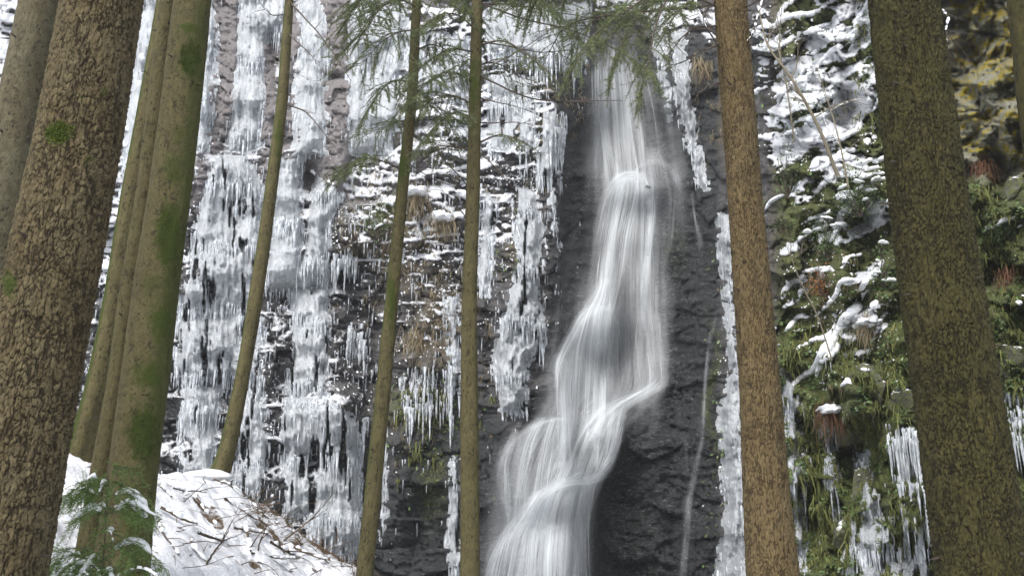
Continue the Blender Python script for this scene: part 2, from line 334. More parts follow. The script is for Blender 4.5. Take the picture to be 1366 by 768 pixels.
# ------------------------------------------------------------------ the cliff: depth behind each direction of view, then a real sheet of rock
AX = np.concatenate([np.arange(-900, -160, 12.0), np.arange(-160, 1526, 1.9), np.arange(1526, 2200, 12.0)])
AY = np.concatenate([np.arange(-560, -40, 9.0), np.arange(-40, 800, 1.9), np.arange(800, 1010, 7.0)])
GX, GY = np.meshgrid(AX, AY)
def base_depth(px, py):
    k = np.array([-900, -200, 200, 480, 640, 745, 790, 840, 900, 950, 1040, 1110, 1200, 1366, 1500, 2200.])
    v = np.array([17, 20.5, 21.5, 22, 21.2, 20.6, 22.8, 23.6, 22.4, 20.2, 16.0, 15.0, 13.4, 11.4, 10.2, 6.5])
    Y = np.interp(px, k, v)
    Y = Y + np.clip((560 - py) / 100, -3, 6) * 0.34       # leans back with height
    Y = Y + 0.9 * np.clip((150 - py) / 100, 0, 3) * (px < 700) * sst(700 - px, 0, 200) * 0.5
    return Y
# water course: rows of (py, left, right, strength)
FALL = {
 'upper_veil': [[(48, 803, 850, .0), (70, 796, 858, .4), (100, 789, 868, .5), (150, 788, 880, .45), (210, 789, 888, .38), (262, 788, 893, .3), (300, 788, 890, .0)],
                [(70, 792, 806, .0), (95, 788, 812, .6), (160, 789, 818, .55), (230, 792, 836, .6), (270, 792, 846, .0)],
                [(60, 812, 838, .1), (100, 808, 850, .5), (160, 812, 856, .5), (235, 820, 866, .5), (262, 815, 866, .0)],
                [(196, 850, 888, .0), (208, 846, 898, .35), (225, 843, 908, .3), (260, 850, 915, .22), (330, 862, 905, .12), (390, 862, 890, .0)]],
 'middle_cascade': [[(228, 822, 862, .0), (238, 815, 871, .75), (258, 806, 876, .8), (300, 793, 882, .62), (350, 782, 884, .5), (400, 776, 886, .42), (450, 770, 890, .28), (500, 770, 892, .16), (540, 780, 888, 0)],
                [(236, 824, 860, .2), (260, 816, 862, .75), (310, 806, 850, .7), (360, 802, 842, .65), (400, 796, 832, .7), (430, 780, 826, .5), (470, 772, 820, .2)],
                [(258, 862, 878, .0), (280, 862, 877, .7), (330, 858, 872, .6), (390, 852, 868, .45), (450, 846, 866, .35), (520, 842, 862, 0)],
                [(370, 873, 880, .0), (390, 873, 879, .5), (440, 874, 880, .45), (500, 880, 886, .45), (518, 884, 888, .2)],
                [(368, 800, 820, .0), (384, 792, 820, .8), (402, 782, 822, .85), (414, 770, 824, .95), (430, 762, 826, .75), (460, 752, 826, .6), (510, 744, 832, .5), (560, 740, 832, .42), (600, 742, 800, .2)],
                [(408, 790, 820, .4), (440, 786, 818, .6), (500, 780, 816, .35), (550, 776, 812, .0)],
                [(400, 818, 872, .0), (425, 816, 890, .26), (480, 818, 900, .26), (512, 820, 902, .26), (545, 810, 880, .15)]],
 'left_cascade': [[(452, 750, 770, .0), (466, 744, 772, .8), (480, 738, 772, .75), (520, 740, 766, .65), (560, 742, 768, .7), (600, 742, 770, .6), (650, 738, 772, .3), (680, 738, 772, 0)],
                [(556, 714, 752, .0), (563, 702, 754, .8), (574, 692, 754, .6), (592, 682, 753, .45), (625, 672, 750, .35), (660, 668, 745, .3), (700, 668, 735, .15), (730, 668, 720, 0)],
                [(572, 684, 694, .1), (590, 672, 690, .6), (620, 663, 680, .55), (660, 664, 682, .45), (690, 672, 686, .35), (706, 678, 688, .0)],
                [(652, 712, 730, .0), (664, 700, 726, .7), (690, 682, 712, .8), (710, 664, 704, .9), (730, 655, 698, .85), (770, 644, 692, .75), (830, 635, 690, .7), (900, 630, 690, .6)]],
 'right_cascade': [[(500, 872, 896, .0), (512, 858, 894, .35), (524, 834, 886, .8), (532, 818, 866, .85), (546, 802, 842, .8), (562, 782, 834, .6), (590, 766, 830, .55), (615, 758, 822, .6), (634, 752, 814, .75), (650, 748, 806, .4), (670, 748, 800, 0)],
                [(536, 826, 846, .2), (550, 822, 836, .9), (580, 818, 832, .85), (605, 812, 826, .85), (625, 802, 820, .9), (638, 780, 812, .9), (648, 760, 800, .4)],
                [(540, 800, 826, .3), (556, 784, 812, .85), (580, 768, 790, .75), (610, 758, 778, .6), (640, 752, 772, .4)],
                [(612, 752, 770, .0), (620, 746, 768, .6), (640, 738, 760, .5), (660, 730, 756, .1)]],
 'milky_base': [[(236, 812, 880, .0), (262, 800, 886, .4), (320, 788, 888, .42), (400, 774, 892, .36), (440, 758, 896, .34), (480, 738, 900, .36), (520, 730, 898, .42), (545, 716, 872, .46), (575, 692, 842, .46), (610, 672, 830, .44), (650, 664, 812, .46), (690, 666, 800, .46), (720, 658, 798, .5), (780, 646, 800, .5), (860, 636, 800, .45), (930, 630, 800, .3)],
                [(395, 786, 824, .0), (415, 772, 830, .4), (450, 752, 836, .42), (500, 738, 840, .4), (550, 728, 830, .4), (600, 720, 822, .42), (650, 706, 806, .4), (700, 690, 796, .4), (800, 670, 796, .4), (930, 650, 796, .3)]],
 'lower_cascade': [[(628, 770, 812, .0), (636, 748, 806, .95), (644, 728, 798, .85), (660, 712, 794, .75), (690, 700, 792, .65), (730, 696, 792, .6), (780, 690, 794, .6), (840, 684, 796, .6), (900, 680, 796, .5)],
                [(650, 722, 746, .2), (680, 706, 736, .65), (720, 698, 728, .6), (780, 694, 722, .6), (900, 690, 716, .5)],
                [(638, 772, 796, .5), (670, 768, 790, .6), (710, 766, 786, .6), (760, 764, 786, .5), (900, 760, 786, .5)],
                [(700, 726, 752, .0), (712, 722, 756, .7), (740, 718, 754, .6), (800, 716, 754, .5), (900, 714, 752, .5)]],
}
RIVULET = [[(395, 960, 965, .0), (420, 953, 958, .35), (450, 944, 950, .5), (500, 938, 944, .6), (530, 936, 944, .65), (580, 933, 942, .6), (630, 922, 934, .65), (660, 914, 926, .75), (700, 910, 922, .65), (735, 906, 920, .5), (780, 900, 917, .6), (900, 892, 912, .5)],
           [(640, 920, 932, .0), (664, 908, 924, .5), (710, 910, 928, .35), (760, 902, 924, .3), (820, 900, 920, .0)],
           [(258, 920, 925, .0), (268, 922, 926, .6), (300, 926, 931, .5), (312, 926, 938, .35), (350, 928, 944, .0)],
           [(575, 908, 914, .0), (590, 910, 918, .3), (620, 914, 920, .25), (650, 914, 920, .0)]]
def strip_mask(px, py, rows, feather=10):
    r = np.array(rows); l = np.interp(py, r[:, 0], r[:, 1]); rr = np.interp(py, r[:, 0], r[:, 2])
    ins = np.minimum(px - l, rr - px); return sst(ins, -feather, feather) * sst(py, r[0, 0] - 6, r[0, 0] + 14)
ROCKCOL = [[(284, -20), (320, -20), (318, 90), (306, 185), (278, 190), (290, 90)], [(384, 20), (404, 30), (396, 195), (372, 200)],
           [(416, -20), (470, -20), (470, 90), (468, 190), (452, 262), (402, 250), (402, 205), (430, 190), (434, 60)], [(340, 60), (366, 60), (364, 190), (346, 190)]]
def cliff_fields():
    px, py = GX, GY; Y = base_depth(px, py)
    right = sst(px, 985, 1060); fall = sst(np.minimum(px - 640, 985 - px), -20, 60) * sst(py, 30, 80)
    # broad bays, ribs and shelves
    wx = px + 30 * (fbm(px / 90, py / 160, 3, 3) - .5); wy = py + 34 * (fbm(px / 140, py / 80, 5, 3) - .5)
    rib = fbm(wx / 85, py / 420, 11, 3); Y = Y + (rib - .5) * 1.6 * (1 - .55 * fall) * (1 + .25 * right)
    Y = Y + (fbm(px / 60, py / 60, 12, 4) - .5) * (0.7 + .9 * right) + right * 1.1 * (fbm((px + .5 * py) / 26, (py - .5 * px) / 26, 14, 4) - .5)
    # tilted layers with rough joints
    per = 23.0; sy = (wy + 0.10 * px) / per; fr = sy - np.floor(sy); lay = hsh(np.floor(sy).astype(np.int64), np.zeros_like(sy, np.int64), 21)
    Y = Y + (1 - .85 * right) * (1 - .4 * fall) * (0.16 * (lay - .5) + 0.10 * (fr - .5))
    fr_ = sst(px, 1235, 1265); Y = Y + fr_ * (.5 * (fbm(px / 45, py / 70, 33, 3) - .5) + .35 * (worley((px + .4 * py) / 58, (py - .3 * px) / 74, 35)[2] - .5) + .2 * sst(np.abs(2 * fbm((px + .3 * py) / 50, py / 60, 36, 3) - 1), .12, 0)); f1, f2, r, tx, ty = worley(wx / 62, wy / 40, 31); Y = Y + (1 - .45 * fall) * (r - .5) * (.42 + .25 * right) + 0.25 * (tx * (r * 7 % 1 - .5) + ty * (r * 3 % 1 - .8)) * (1 + right)
    Y = Y + .12 * sst(f2 - f1, .09, 0.0) * (1 - .6 * fall)
    lowr = gauss(px, py, 880, 650, 110, 140); Y = Y + .17 * fall * (fbm((px - .5 * py) / 60, (py + (.15 + .35 * lowr) * px) / 10, 23, 4) - .5) + .16 * fall * (fbm((px - .5 * py) / 18, (py + .4 * px) / 4.5, 24, 3) - .5)
    f1, f2, r, tx, ty = worley(wx / 19, wy / 12, 41); Y = Y + (1 - .2 * fall) * ((r - .5) * .16 + .1 * (tx * (r * 7 % 1 - .5) + ty * (r * 3 % 1 - .7)) + .06 * sst(f2 - f1, .1, 0.0))
    f1, f2, r, tx, ty = worley(wx / 8, wy / 5.5, 51); Y = Y + (r - .5) * .055
    Y = Y + (fbm(px / 9, py / 7, 61, 4) - .5) * .10
    colm = np.maximum.reduce([sst(polysd(px, py, p), -6, 6) for p in ROCKCOL])
    cy_ = (py + .10 * px + 30 * (fbm(px / 24, py / 50, 25, 4) - .5)) / 17.0; ck = cy_ - np.floor(cy_); lay2 = hsh(np.floor(cy_).astype(np.int64), np.floor((px + py * .2 + 20 * fbm(px / 20, py / 20, 26, 2)) / 60).astype(np.int64), 27)
    Yc = base_depth(px, py) - .25 + .22 * (lay2 - .5) + .14 * sst(np.abs(ck - .5), .44, .5) * (fbm(px / 12, py / 12, 30, 2) > .5) + .35 * (fbm(px / 28, py / 60, 28, 3) - .5) + .26 * (fbm(px / 8, py / 5, 29, 5, .6) - .5)
    Y = Y * (1 - colm) + Yc * colm
    # overhangs and dark slots
    for cx, cy, rx, ry, a in ((455, 370, 34, 26, .9), (412, 240, 12, 24, .9), (365, 62, 10, 28, .7), (228, 520, 22, 90, .9), (585, 640, 46, 130, .9), (545, 740, 70, 60, .6),
                              (640, 600, 18, 90, .6), (756, 330, 18, 190, .55), (1128, 140, 16, 48, 1.0), (1300, 75, 26, 26, .8), (1340, 225, 30, 22, .9), (1110, 590, 30, 70, .9),
                              (1150, 620, 26, 80, .6), (1080, 660, 16, 90, .7), (1345, 330, 40, 40, .8), (1060, 190, 20, 20, .3), (500, 620, 16, 70, .5), (655, 480, 16, 60, .5),
                              (420, 105, 22, 5, .25), (445, 103, 24, 4, .3)):
        Y = Y + a * gauss(px, py, cx, cy, rx, ry)
    # bulges: the rounded wet boulders under the fall and mossy noses on the right
    for cx, cy, rx, ry, a in ((870, 600, 75, 75, 1.5), (880, 740, 90, 90, 1.4), (720, 640, 50, 60, 1.0), (690, 780, 60, 90, 1.1), (850, 250, 50, 22, .9), (840, 330, 50, 90, .4),
                              (800, 430, 46, 40, .9), (815, 590, 36, 46, .8), (745, 720, 60, 80, .9), (690, 430, 40, 110, .8), (905, 90, 26, 80, .7), (1175, 60, 36, 90, .4),
                              (1175, 470, 60, 90, .5), (1140, 540, 40, 60, .6), (520, 300, 80, 70, .5), (425, 560, 60, 30, .5), (640, 660, 24, 120, .5), (1150, 740, 60, 50, .6)):
        Y = Y - a * gauss(px, py, cx, cy, rx, ry)
    for rows in ([FALL['middle_cascade'][0], FALL['middle_cascade'][4], FALL['right_cascade'][0], FALL['left_cascade'][1], FALL['left_cascade'][3], FALL['lower_cascade'][0]]):
        Y = Y - .4 * strip_mask(px, py, rows, 12)
    inw = np.maximum.reduce([strip_mask(px, py, r, 8) for k in FALL for r in FALL[k][:2]])
    # colour fields
    n = fbm(px / 40, py / 40, 71, 3) - .5
    A = {}
    A['violet'] = np.maximum.reduce([sst(polysd(px, py, p), -10, 8) for p in ROCKCOL] + [.75 * sst(np.minimum(600 - px, 300 - py), -30, 60)])
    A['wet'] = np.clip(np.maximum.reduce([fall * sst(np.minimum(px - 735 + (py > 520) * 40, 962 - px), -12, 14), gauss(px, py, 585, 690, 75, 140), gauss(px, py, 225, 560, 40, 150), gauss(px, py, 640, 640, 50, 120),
                        gauss(px, py, 455, 375, 50, 34), .6 * sst(py, 480, 700) * (px < 700), gauss(px, py, 1110, 600, 40, 90), .8 * sst(py, 540, 640) * right, gauss(px, py, 1128, 140, 18, 55)]), 0, 1)  # besides wet rock, hollow and cleft terms put shade into the colour
    A['tan'] = np.clip(np.maximum.reduce([gauss(px, py, 520, 330, 90, 90), gauss(px, py, 590, 430, 60, 90), .9 * gauss(px, py, 745, 150, 50, 80), gauss(px, py, 955, 140, 22, 110), .8 * gauss(px, py, 690, 330, 30, 60),
                        .8 * gauss(px, py, 1090, 400, 60, 70), .95 * right * sst(640 - py, 0, 160), .4 * gauss(px, py, 470, 470, 60, 60)]), 0, 1) * .8
    A['olive'] = sst(px, 1240, 1275) * sst(300 - py, -20, 60) + gauss(px, py, 1160, 90, 28, 120) * .8
    A['moss'] = np.clip(np.maximum.reduce([.72 * right * sst(py, 340, 460), .62 * sst(px, 1240, 1280) * sst(py, 180, 260), .75 * gauss(px, py, 1165, 100, 30, 120), .6 * gauss(px, py, 560, 540, 90, 60), .5 * gauss(px, py, 575, 650, 50, 110), .35 * gauss(px, py, 650, 600, 30, 120), .62 * right * sst(1250 - px, 0, 20), .6 * gauss(px, py, 725, 165, 14, 50),
                        .16 * sst(px, 1240, 1280), .6 * gauss(px, py, 520, 290, 60, 40), .52 * gauss(px, py, 950 + 8 * np.sin(py / 23), 520, 15, 200), .42 * gauss(px, py, 900, 330, 50, 90)]), 0, 1)
    A['lichen'] = sst(px, 1250, 1270) * sst(250 - py, -10, 30) * .525
    # snow lies where the rock faces up
    P3 = P(px, py, Y); du = np.gradient(P3, axis=1); dv = np.gradient(P3, axis=0); N = np.cross(dv, du); N /= np.linalg.norm(N, axis=2, keepdims=True) + 1e-9
    nz = N[..., 2]; nz = (nz + np.roll(nz, 1, 0) + np.roll(nz, -1, 0) + np.roll(nz, 1, 1) + np.roll(nz, -1, 1)) / 5
    pt = np.maximum.reduce([.75 * sst(260 - px, -20, 80) * sst(420 - py, -60, 120), .8 * gauss(px, py, 570, 130, 140, 140), .5 * gauss(px, py, 560, 300, 120, 120), .6 * gauss(px, py, 700, 170, 50, 90), .75 * gauss(px, py, 490, 235, 60, 36), .6 * gauss(px, py, 590, 90, 60, 50), .5 * gauss(px, py, 590, 290, 60, 50),
                 .6 * gauss(px, py, 655, 280, 34, 60), .55 * right * sst(1200 - px, 0, 40) * sst(330 - py, -60, 150), .34 * right * sst(1210 - px, 0, 40) * sst(540 - py, -30, 140), .5 * gauss(px, py, 430, 535, 70, 18),
                 .5 * sst(500 - px, 0, 60) * .6, .9 * sst(-py, 0, 40), .32 * gauss(px, py, 560, 420, 100, 120), .8 * gauss(px, py, 900, 20, 50, 22), .8 * gauss(px, py, 840, 6, 60, 26), .5 * gauss(px, py, 1030, 60, 40, 90), .5 * gauss(px, py, 955, 30, 25, 40)])
    up = sst(nz, -.25, .55)
    sn = np.clip(pt * 1.25 * (.35 + .95 * up * (1 - .55 * right) + .42 * right) + (.5 * (fbm(px / 22, py / 15, 81, 3) - .5) * (1 - right) + right * 1.7 * (fbm((px - .6 * py) / 62, (py + .6 * px) / 32, 83, 5, .55) - .56)) * (pt > .05), 0, 1) * (1 - inw) * (1 - .85 * colm)
    sn = sn * (1 - right) + right * sst(sn, .38, .56)
    A['snow'] = sn
    Y = Y - .13 * sst(sn, .35, .6)
    return Y, A, inw
CLY, CLA, INW = cliff_fields()
def blur(a, k):
    c = np.ones(k) / k
    a = np.apply_along_axis(lambda v: np.convolve(np.pad(v, k // 2, 'edge'), c, 'valid'), 0, a)
    return np.apply_along_axis(lambda v: np.convolve(np.pad(v, k // 2, 'edge'), c, 'valid'), 1, a)
CLS = blur(CLY, 9)
def minf(a, k):
    for ax in (0, 1):
        o = a
        for d in range(1, k + 1): o = np.minimum(o, np.minimum(np.roll(a, d, ax), np.roll(a, -d, ax)))
        a = o
    return a
CLW = blur(minf(CLY, 6), 13)
def samp(field, px, py):
    px = np.asarray(px, float); py = np.asarray(py, float)
    j = np.clip(np.searchsorted(AX, px) - 1, 0, len(AX) - 2); i = np.clip(np.searchsorted(AY, py) - 1, 0, len(AY) - 2)
    u = np.clip((px - AX[j]) / (AX[j + 1] - AX[j]), 0, 1); v = np.clip((py - AY[i]) / (AY[i + 1] - AY[i]), 0, 1)
    return field[i, j] * (1 - u) * (1 - v) + field[i, j + 1] * u * (1 - v) + field[i + 1, j] * (1 - u) * v + field[i + 1, j + 1] * u * v
def on_cliff(px, py, proud=0.05): return P(px, py, samp(CLY, px, py) - proud)
V = P(GX, GY, CLY); top = V[0].copy(); top[:, 1] += 60; top[:, 2] += 3; top[:, 0] *= 2.2
V = np.concatenate([top[None], V]); nr, nc = V.shape[:2]
att = {k: np.concatenate([a[:1], a]) for k, a in CLA.items()}
cliff = put('cliff', mesh('cliff', V.reshape(-1, 3), gridq(nr, nc), attrs=att), M_CLIFF, kind='structure')
cliff['label'] = 'layered rock face hung with ice and snow round the waterfall'

# ------------------------------------------------------------------ ground
def mound_ridge(x, y):                                    # snow pillows over buried sticks
    a = 1 - np.abs(2 * fbm((x + .9 * y) / .55, (y - .7 * x) / 2.2, 19, 3) - 1); b = 1 - np.abs(2 * fbm((x - .3 * y) / 1.5, (y + .4 * x) / .6, 39, 3) - 1)
    return np.maximum(a, b) - .5
def ground(x, y):
    x = np.asarray(x, float); y = np.asarray(y, float)
    b = -1.6 * sst(y, 9, 16) + 0.25 * (fbm(x / 3, y / 3, 5, 3) - .5) + 0.02 * np.clip(np.abs(x) - 30, 0, 200)
    m = .92 + .66 * (-2.06 - x) - .12 * np.clip(12 - y, 0, 99) - .35 * np.clip(y - 12.6, 0, 99)
    cp = 2.12 + .55 * sst(11.2 - y, 0, 2.2); m = cp - .25 * np.logaddexp(0, (cp - m) / .25) + .06 * np.clip(m - cp, 0, 9) + .34 * (fbm(x / .9, y / .9, 9, 4) - .5) + .20 * mound_ridge(x, y) + .12 * (fbm(x / .2, y / .3, 29, 3) - .5)
    return np.where(m > b, m, b) + .1 * np.exp(-np.abs(m - b) / .3)
gx = np.concatenate([np.array([-300, -200, -100, -50, -30, -20, -15.]), np.arange(-11, -0.5, .04), np.arange(-.4, 12, .5), np.array([14, 18, 30, 50, 100, 200, 300.])])
gy = np.concatenate([np.array([-300, -200, -100, -50, -25, -12, -6, -3, 0, 2, 3.]), np.arange(3.5, 16, .04), np.arange(16, 32, .5), np.array([40, 60, 100, 200, 300.])])
X2, Y2 = np.meshgrid(gx, gy); Z2 = ground(X2, Y2)
bare = np.clip(.75 * np.exp(-((Y2 - 12.7 - .3 * np.sin(X2)) / .45) ** 2) * (X2 > -4.3) + (.75 * sst(.30 - mound_ridge(X2, Y2), -.03, .14) * sst(fbm(X2 / .5, Y2 / .5, 55, 3), .54, .62) * .8), 0, 1) * (Y2 > 5)
put('ground', mesh('ground', np.stack([X2, Y2, Z2], -1).reshape(-1, 3), gridq(len(gy), len(gx))[:, ::-1], attrs={'bare': bare}), M_GROUND, kind='structure')

# ------------------------------------------------------------------ waterfall
def water_sheet(rows, proud, seed, gain=1.0):
    r = np.array(rows, float); y0, y1 = r[0, 0], r[-1, 0]; nv = int((y1 - y0) / 2.2) + 4
    py = np.linspace(y0, y1, nv); sm = lambda c: np.convolve(np.pad(np.interp(py, r[:, 0], r[:, c]), 4, 'edge'), np.ones(9) / 9, 'valid')
    L, R_, A_ = sm(1), sm(2), sm(3); wd = (R_ - L).mean(); nu = max(7, int(wd / 2.2))
    t = np.linspace(0, 1, nu); PX = L[:, None] + (R_ - L)[:, None] * t[None]; PY = np.repeat(py[:, None], nu, 1)
    PX = PX + 1.6 * (fbm(t[None] * wd / 14 + 0 * PX, PY / 60, seed, 3) - .5)
    Yd = samp(CLW, PX, PY); k = 17
    Yd = np.apply_along_axis(lambda v: np.convolve(np.pad(v, k // 2, 'edge'), np.ones(k) / k, 'valid'), 0, Yd) - proud
    e = np.minimum(t, 1 - t); ew = 5 * (fbm(t[None] * wd / 8 + 0 * PY, PY / 110, seed + 8, 3) - .5); ed = sst(e[None] * wd + ew * min(1, wd / 30), 0, min(24, wd * .40))
    rag = .42 + .55 * vn(t[None] * wd / 6 + 0 * PY, PY / 140, seed + 5) + .62 * vn(t[None] * wd / 15 + 0 * PY, PY / 45, seed + 6)
    a = np.clip(A_[:, None] * ed * rag, 0, 1) * ((.25 + 1.1 * vn(t[None] * 3 + 0 * PY, PY / 16, seed)) if gain == .5 else 1); a[-1] *= 0
    uv = np.stack([t[None] * wd * .02 + 0 * PY + seed * 3.7, -PY * .02], -1)
    return P(PX, PY, Yd).reshape(-1, 3), gridq(nv, nu), a.ravel() * gain, uv.reshape(-1, 2)
def ribbon(pts, hw, al, proud, seed):                    # a bright roll of water along a ledge
    p = bez([(a, b, 0) for a, b in pts], 60)[:, :2]; d = np.gradient(p, axis=0); d /= np.linalg.norm(d, axis=1, keepdims=True); nrm = np.stack([-d[:, 1], d[:, 0]], -1); n = len(p); t = np.linspace(-1, 1, 9)
    q = p[:, None] + nrm[:, None] * t[None, :, None] * hw * 1.35 * np.clip(np.sin(np.linspace(.15, 2.99, n)) * 1.6, .3, 1)[:, None, None]; Yd = samp(CLW, q[..., 0], q[..., 1]) - proud
    a = al * .9 * (1 - t ** 2)[None] ** 1.5 * np.clip(np.sin(np.linspace(0, np.pi, n)) * 1.8, 0, 1)[:, None] * (.6 + .6 * vn(np.linspace(0, n / 7, n), np.full(n, seed * 1.3), seed))[:, None]
    uv = np.stack([t[None] * hw * .02 + seed + np.zeros((n, 1)), np.linspace(0, 1, n)[:, None] * 3 + 0 * t[None]], -1)
    return P(q[..., 0], q[..., 1], Yd).reshape(-1, 3), gridq(n, 9), np.clip(a, 0, 1).ravel(), uv.reshape(-1, 2)
ROLLS = {'right_cascade': [([(806, 546), (800, 575), (797, 605), (794, 632)], 7, .6), ([(786, 560), (778, 590), (776, 615), (774, 634)], 5, .55), ([(822, 536), (816, 566), (811, 600), (806, 630)], 5, .45), ([(897, 512), (868, 517), (845, 525), (822, 534), (798, 547), (780, 563), (766, 588), (758, 615)], 7, .5), ([(838, 538), (830, 565), (823, 595), (813, 620), (798, 637)], 6, .5), ([(768, 628), (757, 619), (744, 620), (732, 630), (724, 648)], 4.5, .22)],
         'lower_cascade': [([(745, 648), (733, 680), (728, 720), (724, 790)], 7, .55), ([(765, 644), (758, 680), (754, 730), (752, 800)], 6, .5), ([(712, 674), (700, 710), (694, 750), (690, 800)], 6, .5), ([(815, 634), (790, 640), (765, 641), (745, 646), (727, 656), (711, 673), (698, 695), (688, 722)], 7, .6), ([(790, 642), (783, 660), (780, 690), (778, 730)], 6, .5), ([(752, 705), (738, 702), (724, 712), (716, 735)], 5, .5)],
         'left_cascade': [([(772, 566), (752, 560), (730, 563), (708, 571), (690, 584), (674, 602), (664, 626), (663, 655)], 6, .38), ([(724, 662), (708, 686), (688, 706), (668, 722), (655, 745), (646, 780)], 8, .8), ([(757, 470), (750, 500), (751, 540), (752, 570), (748, 610)], 8, .55)],
         'middle_cascade': [([(826, 413), (808, 410), (790, 414), (776, 425), (766, 442), (754, 464), (744, 490), (741, 525)], 7, .75), ([(866, 240), (845, 235), (826, 241), (814, 258), (805, 285), (799, 315), (792, 350)], 8, .65), ([(866, 258), (868, 290), (864, 330), (858, 370)], 5, .6), ([(818, 372), (800, 384), (790, 400), (778, 416)], 7, .6)],
         'upper_veil': [([(846, 236), (852, 222), (870, 214), (890, 220), (903, 238), (908, 262)], 5, .4)]}
SPRAY = {'upper_veil': [[(60, 770, 900, 0), (120, 772, 905, .16), (220, 770, 925, .2), (300, 768, 930, .12), (360, 768, 930, 0)]], 'middle_cascade': [[(300, 752, 900, 0), (380, 735, 905, .16), (480, 715, 905, .2), (560, 700, 890, .12), (600, 700, 880, 0)]],
         'left_cascade': [[(560, 660, 780, 0), (620, 650, 790, .2), (690, 640, 790, .2), (800, 628, 800, .2), (900, 620, 800, .1)]]}
def water_part(name, sheets, parent, seed):
    vs, qs, as_, us, n = [], [], [], [], 0
    rr = random.Random(seed)
    extra = [ribbon(p_, hw, al, .16, seed + 7 * i) for i, (p_, hw, al) in enumerate(ROLLS.get(name, []))]
    for rows in SPRAY.get(name, []): v, q, a, u = water_sheet(rows, .02, seed + 3); extra.append((v, q, np.minimum(a, .3), u * np.array([.12, 1])))
    if parent is not None:
        for rows in sheets:
            r_ = np.array(rows, float); wd_ = (r_[:, 2] - r_[:, 1]).mean()
            for _ in range(0 if name == 'milky_base' else int(wd_ / (3.2 if name in ('lower_cascade', 'left_cascade', 'right_cascade') else 5.5))):
                t_ = rr.uniform(.04, .96); y0 = rr.uniform(r_[0, 0], r_[-1, 0] - 30); y1 = min(r_[-1, 0], y0 + rr.uniform(35, 150)); ys = np.linspace(y0, y1, 6); xl, xr, am = (np.interp(ys, r_[:, 0], r_[:, k]) for k in (1, 2, 3)); xx = xl + (xr - xl) * t_; w_ = rr.uniform(.9, 2.2); k_ = rr.uniform(.5, 1.3)
                v, q, a, u = water_sheet([(yy, x - w_, x + w_, float(np.clip(m_ * k_ + .08, 0, .7)) * f_) for yy, x, m_, f_ in zip(ys, xx, am, (0, .8, 1, 1, .7, 0))], .09, seed + rr.randint(0, 900)); extra.append((v, q, a, u))
    for v, q, a, u in extra: vs.append(v); qs.append(q + n); as_.append(a); us.append(u); n += len(v)
    for i, rows in enumerate(sheets):
        v, q, a, u = water_sheet(rows, .04 + .05 * i, seed + 13 * i, .5 if parent is None else .56 if name == 'milky_base' else 1.0); vs.append(v); qs.append(q + n); as_.append(a); us.append(u); n += len(v)
    return put(name, mesh(name, np.concatenate(vs), np.concatenate(qs), attrs={'a': np.concatenate(as_)}, uv=np.concatenate(us)), M_WATER, parent)
wf = bpy.data.objects.new('waterfall', None); COL.objects.link(wf); wf['kind'] = 'structure'; wf['label'] = 'white waterfall dropping over dark rock steps'
for i, (k, sh) in enumerate(FALL.items()): water_part(k, sh, wf, 100 + 50 * i)
rv = water_part('side_stream', RIVULET, None, 700); rv['kind'] = 'structure'; rv['label'] = 'thin side stream right of the main waterfall'

# ------------------------------------------------------------------ ice
def icicle_shape(seed, n=7, rings=8):
    r = np.random.default_rng(seed); t = np.linspace(0, 1, rings)
    rad = (1 - t) ** .75 * (1 + .28 * np.sin(t * r.uniform(7, 14) + r.uniform(0, 6))) + .03
    cxs = np.cumsum(r.normal(0, .12, rings)); cys = np.cumsum(r.normal(0, .12, rings))
    p = np.stack([cxs, cys, -t], -1); a = np.linspace(0, 2 * np.pi, n, endpoint=False)
    V = np.stack([p[:, 0, None] + rad[:, None] * np.cos(a), p[:, 1, None] + rad[:, None] * np.sin(a), np.repeat(p[:, 2, None], n, 1)], -1).reshape(-1, 3)
    i = np.arange(rings * n).reshape(rings, n); j = np.roll(i, -1, 1)
    return V, np.stack([i[:-1], j[:-1], j[1:], i[1:]], -1).reshape(-1, 4)
ICY = [icicle_shape(i) for i in range(10)]; ICYL = [icicle_shape(50 + i, 5, 5) for i in range(8)]
ICYM = []
for i, (v, q) in enumerate(ICY):
    me = mesh('icicle', v, q); me.materials.append(M_ICICLE); ICYM.append(me)
ICE = []
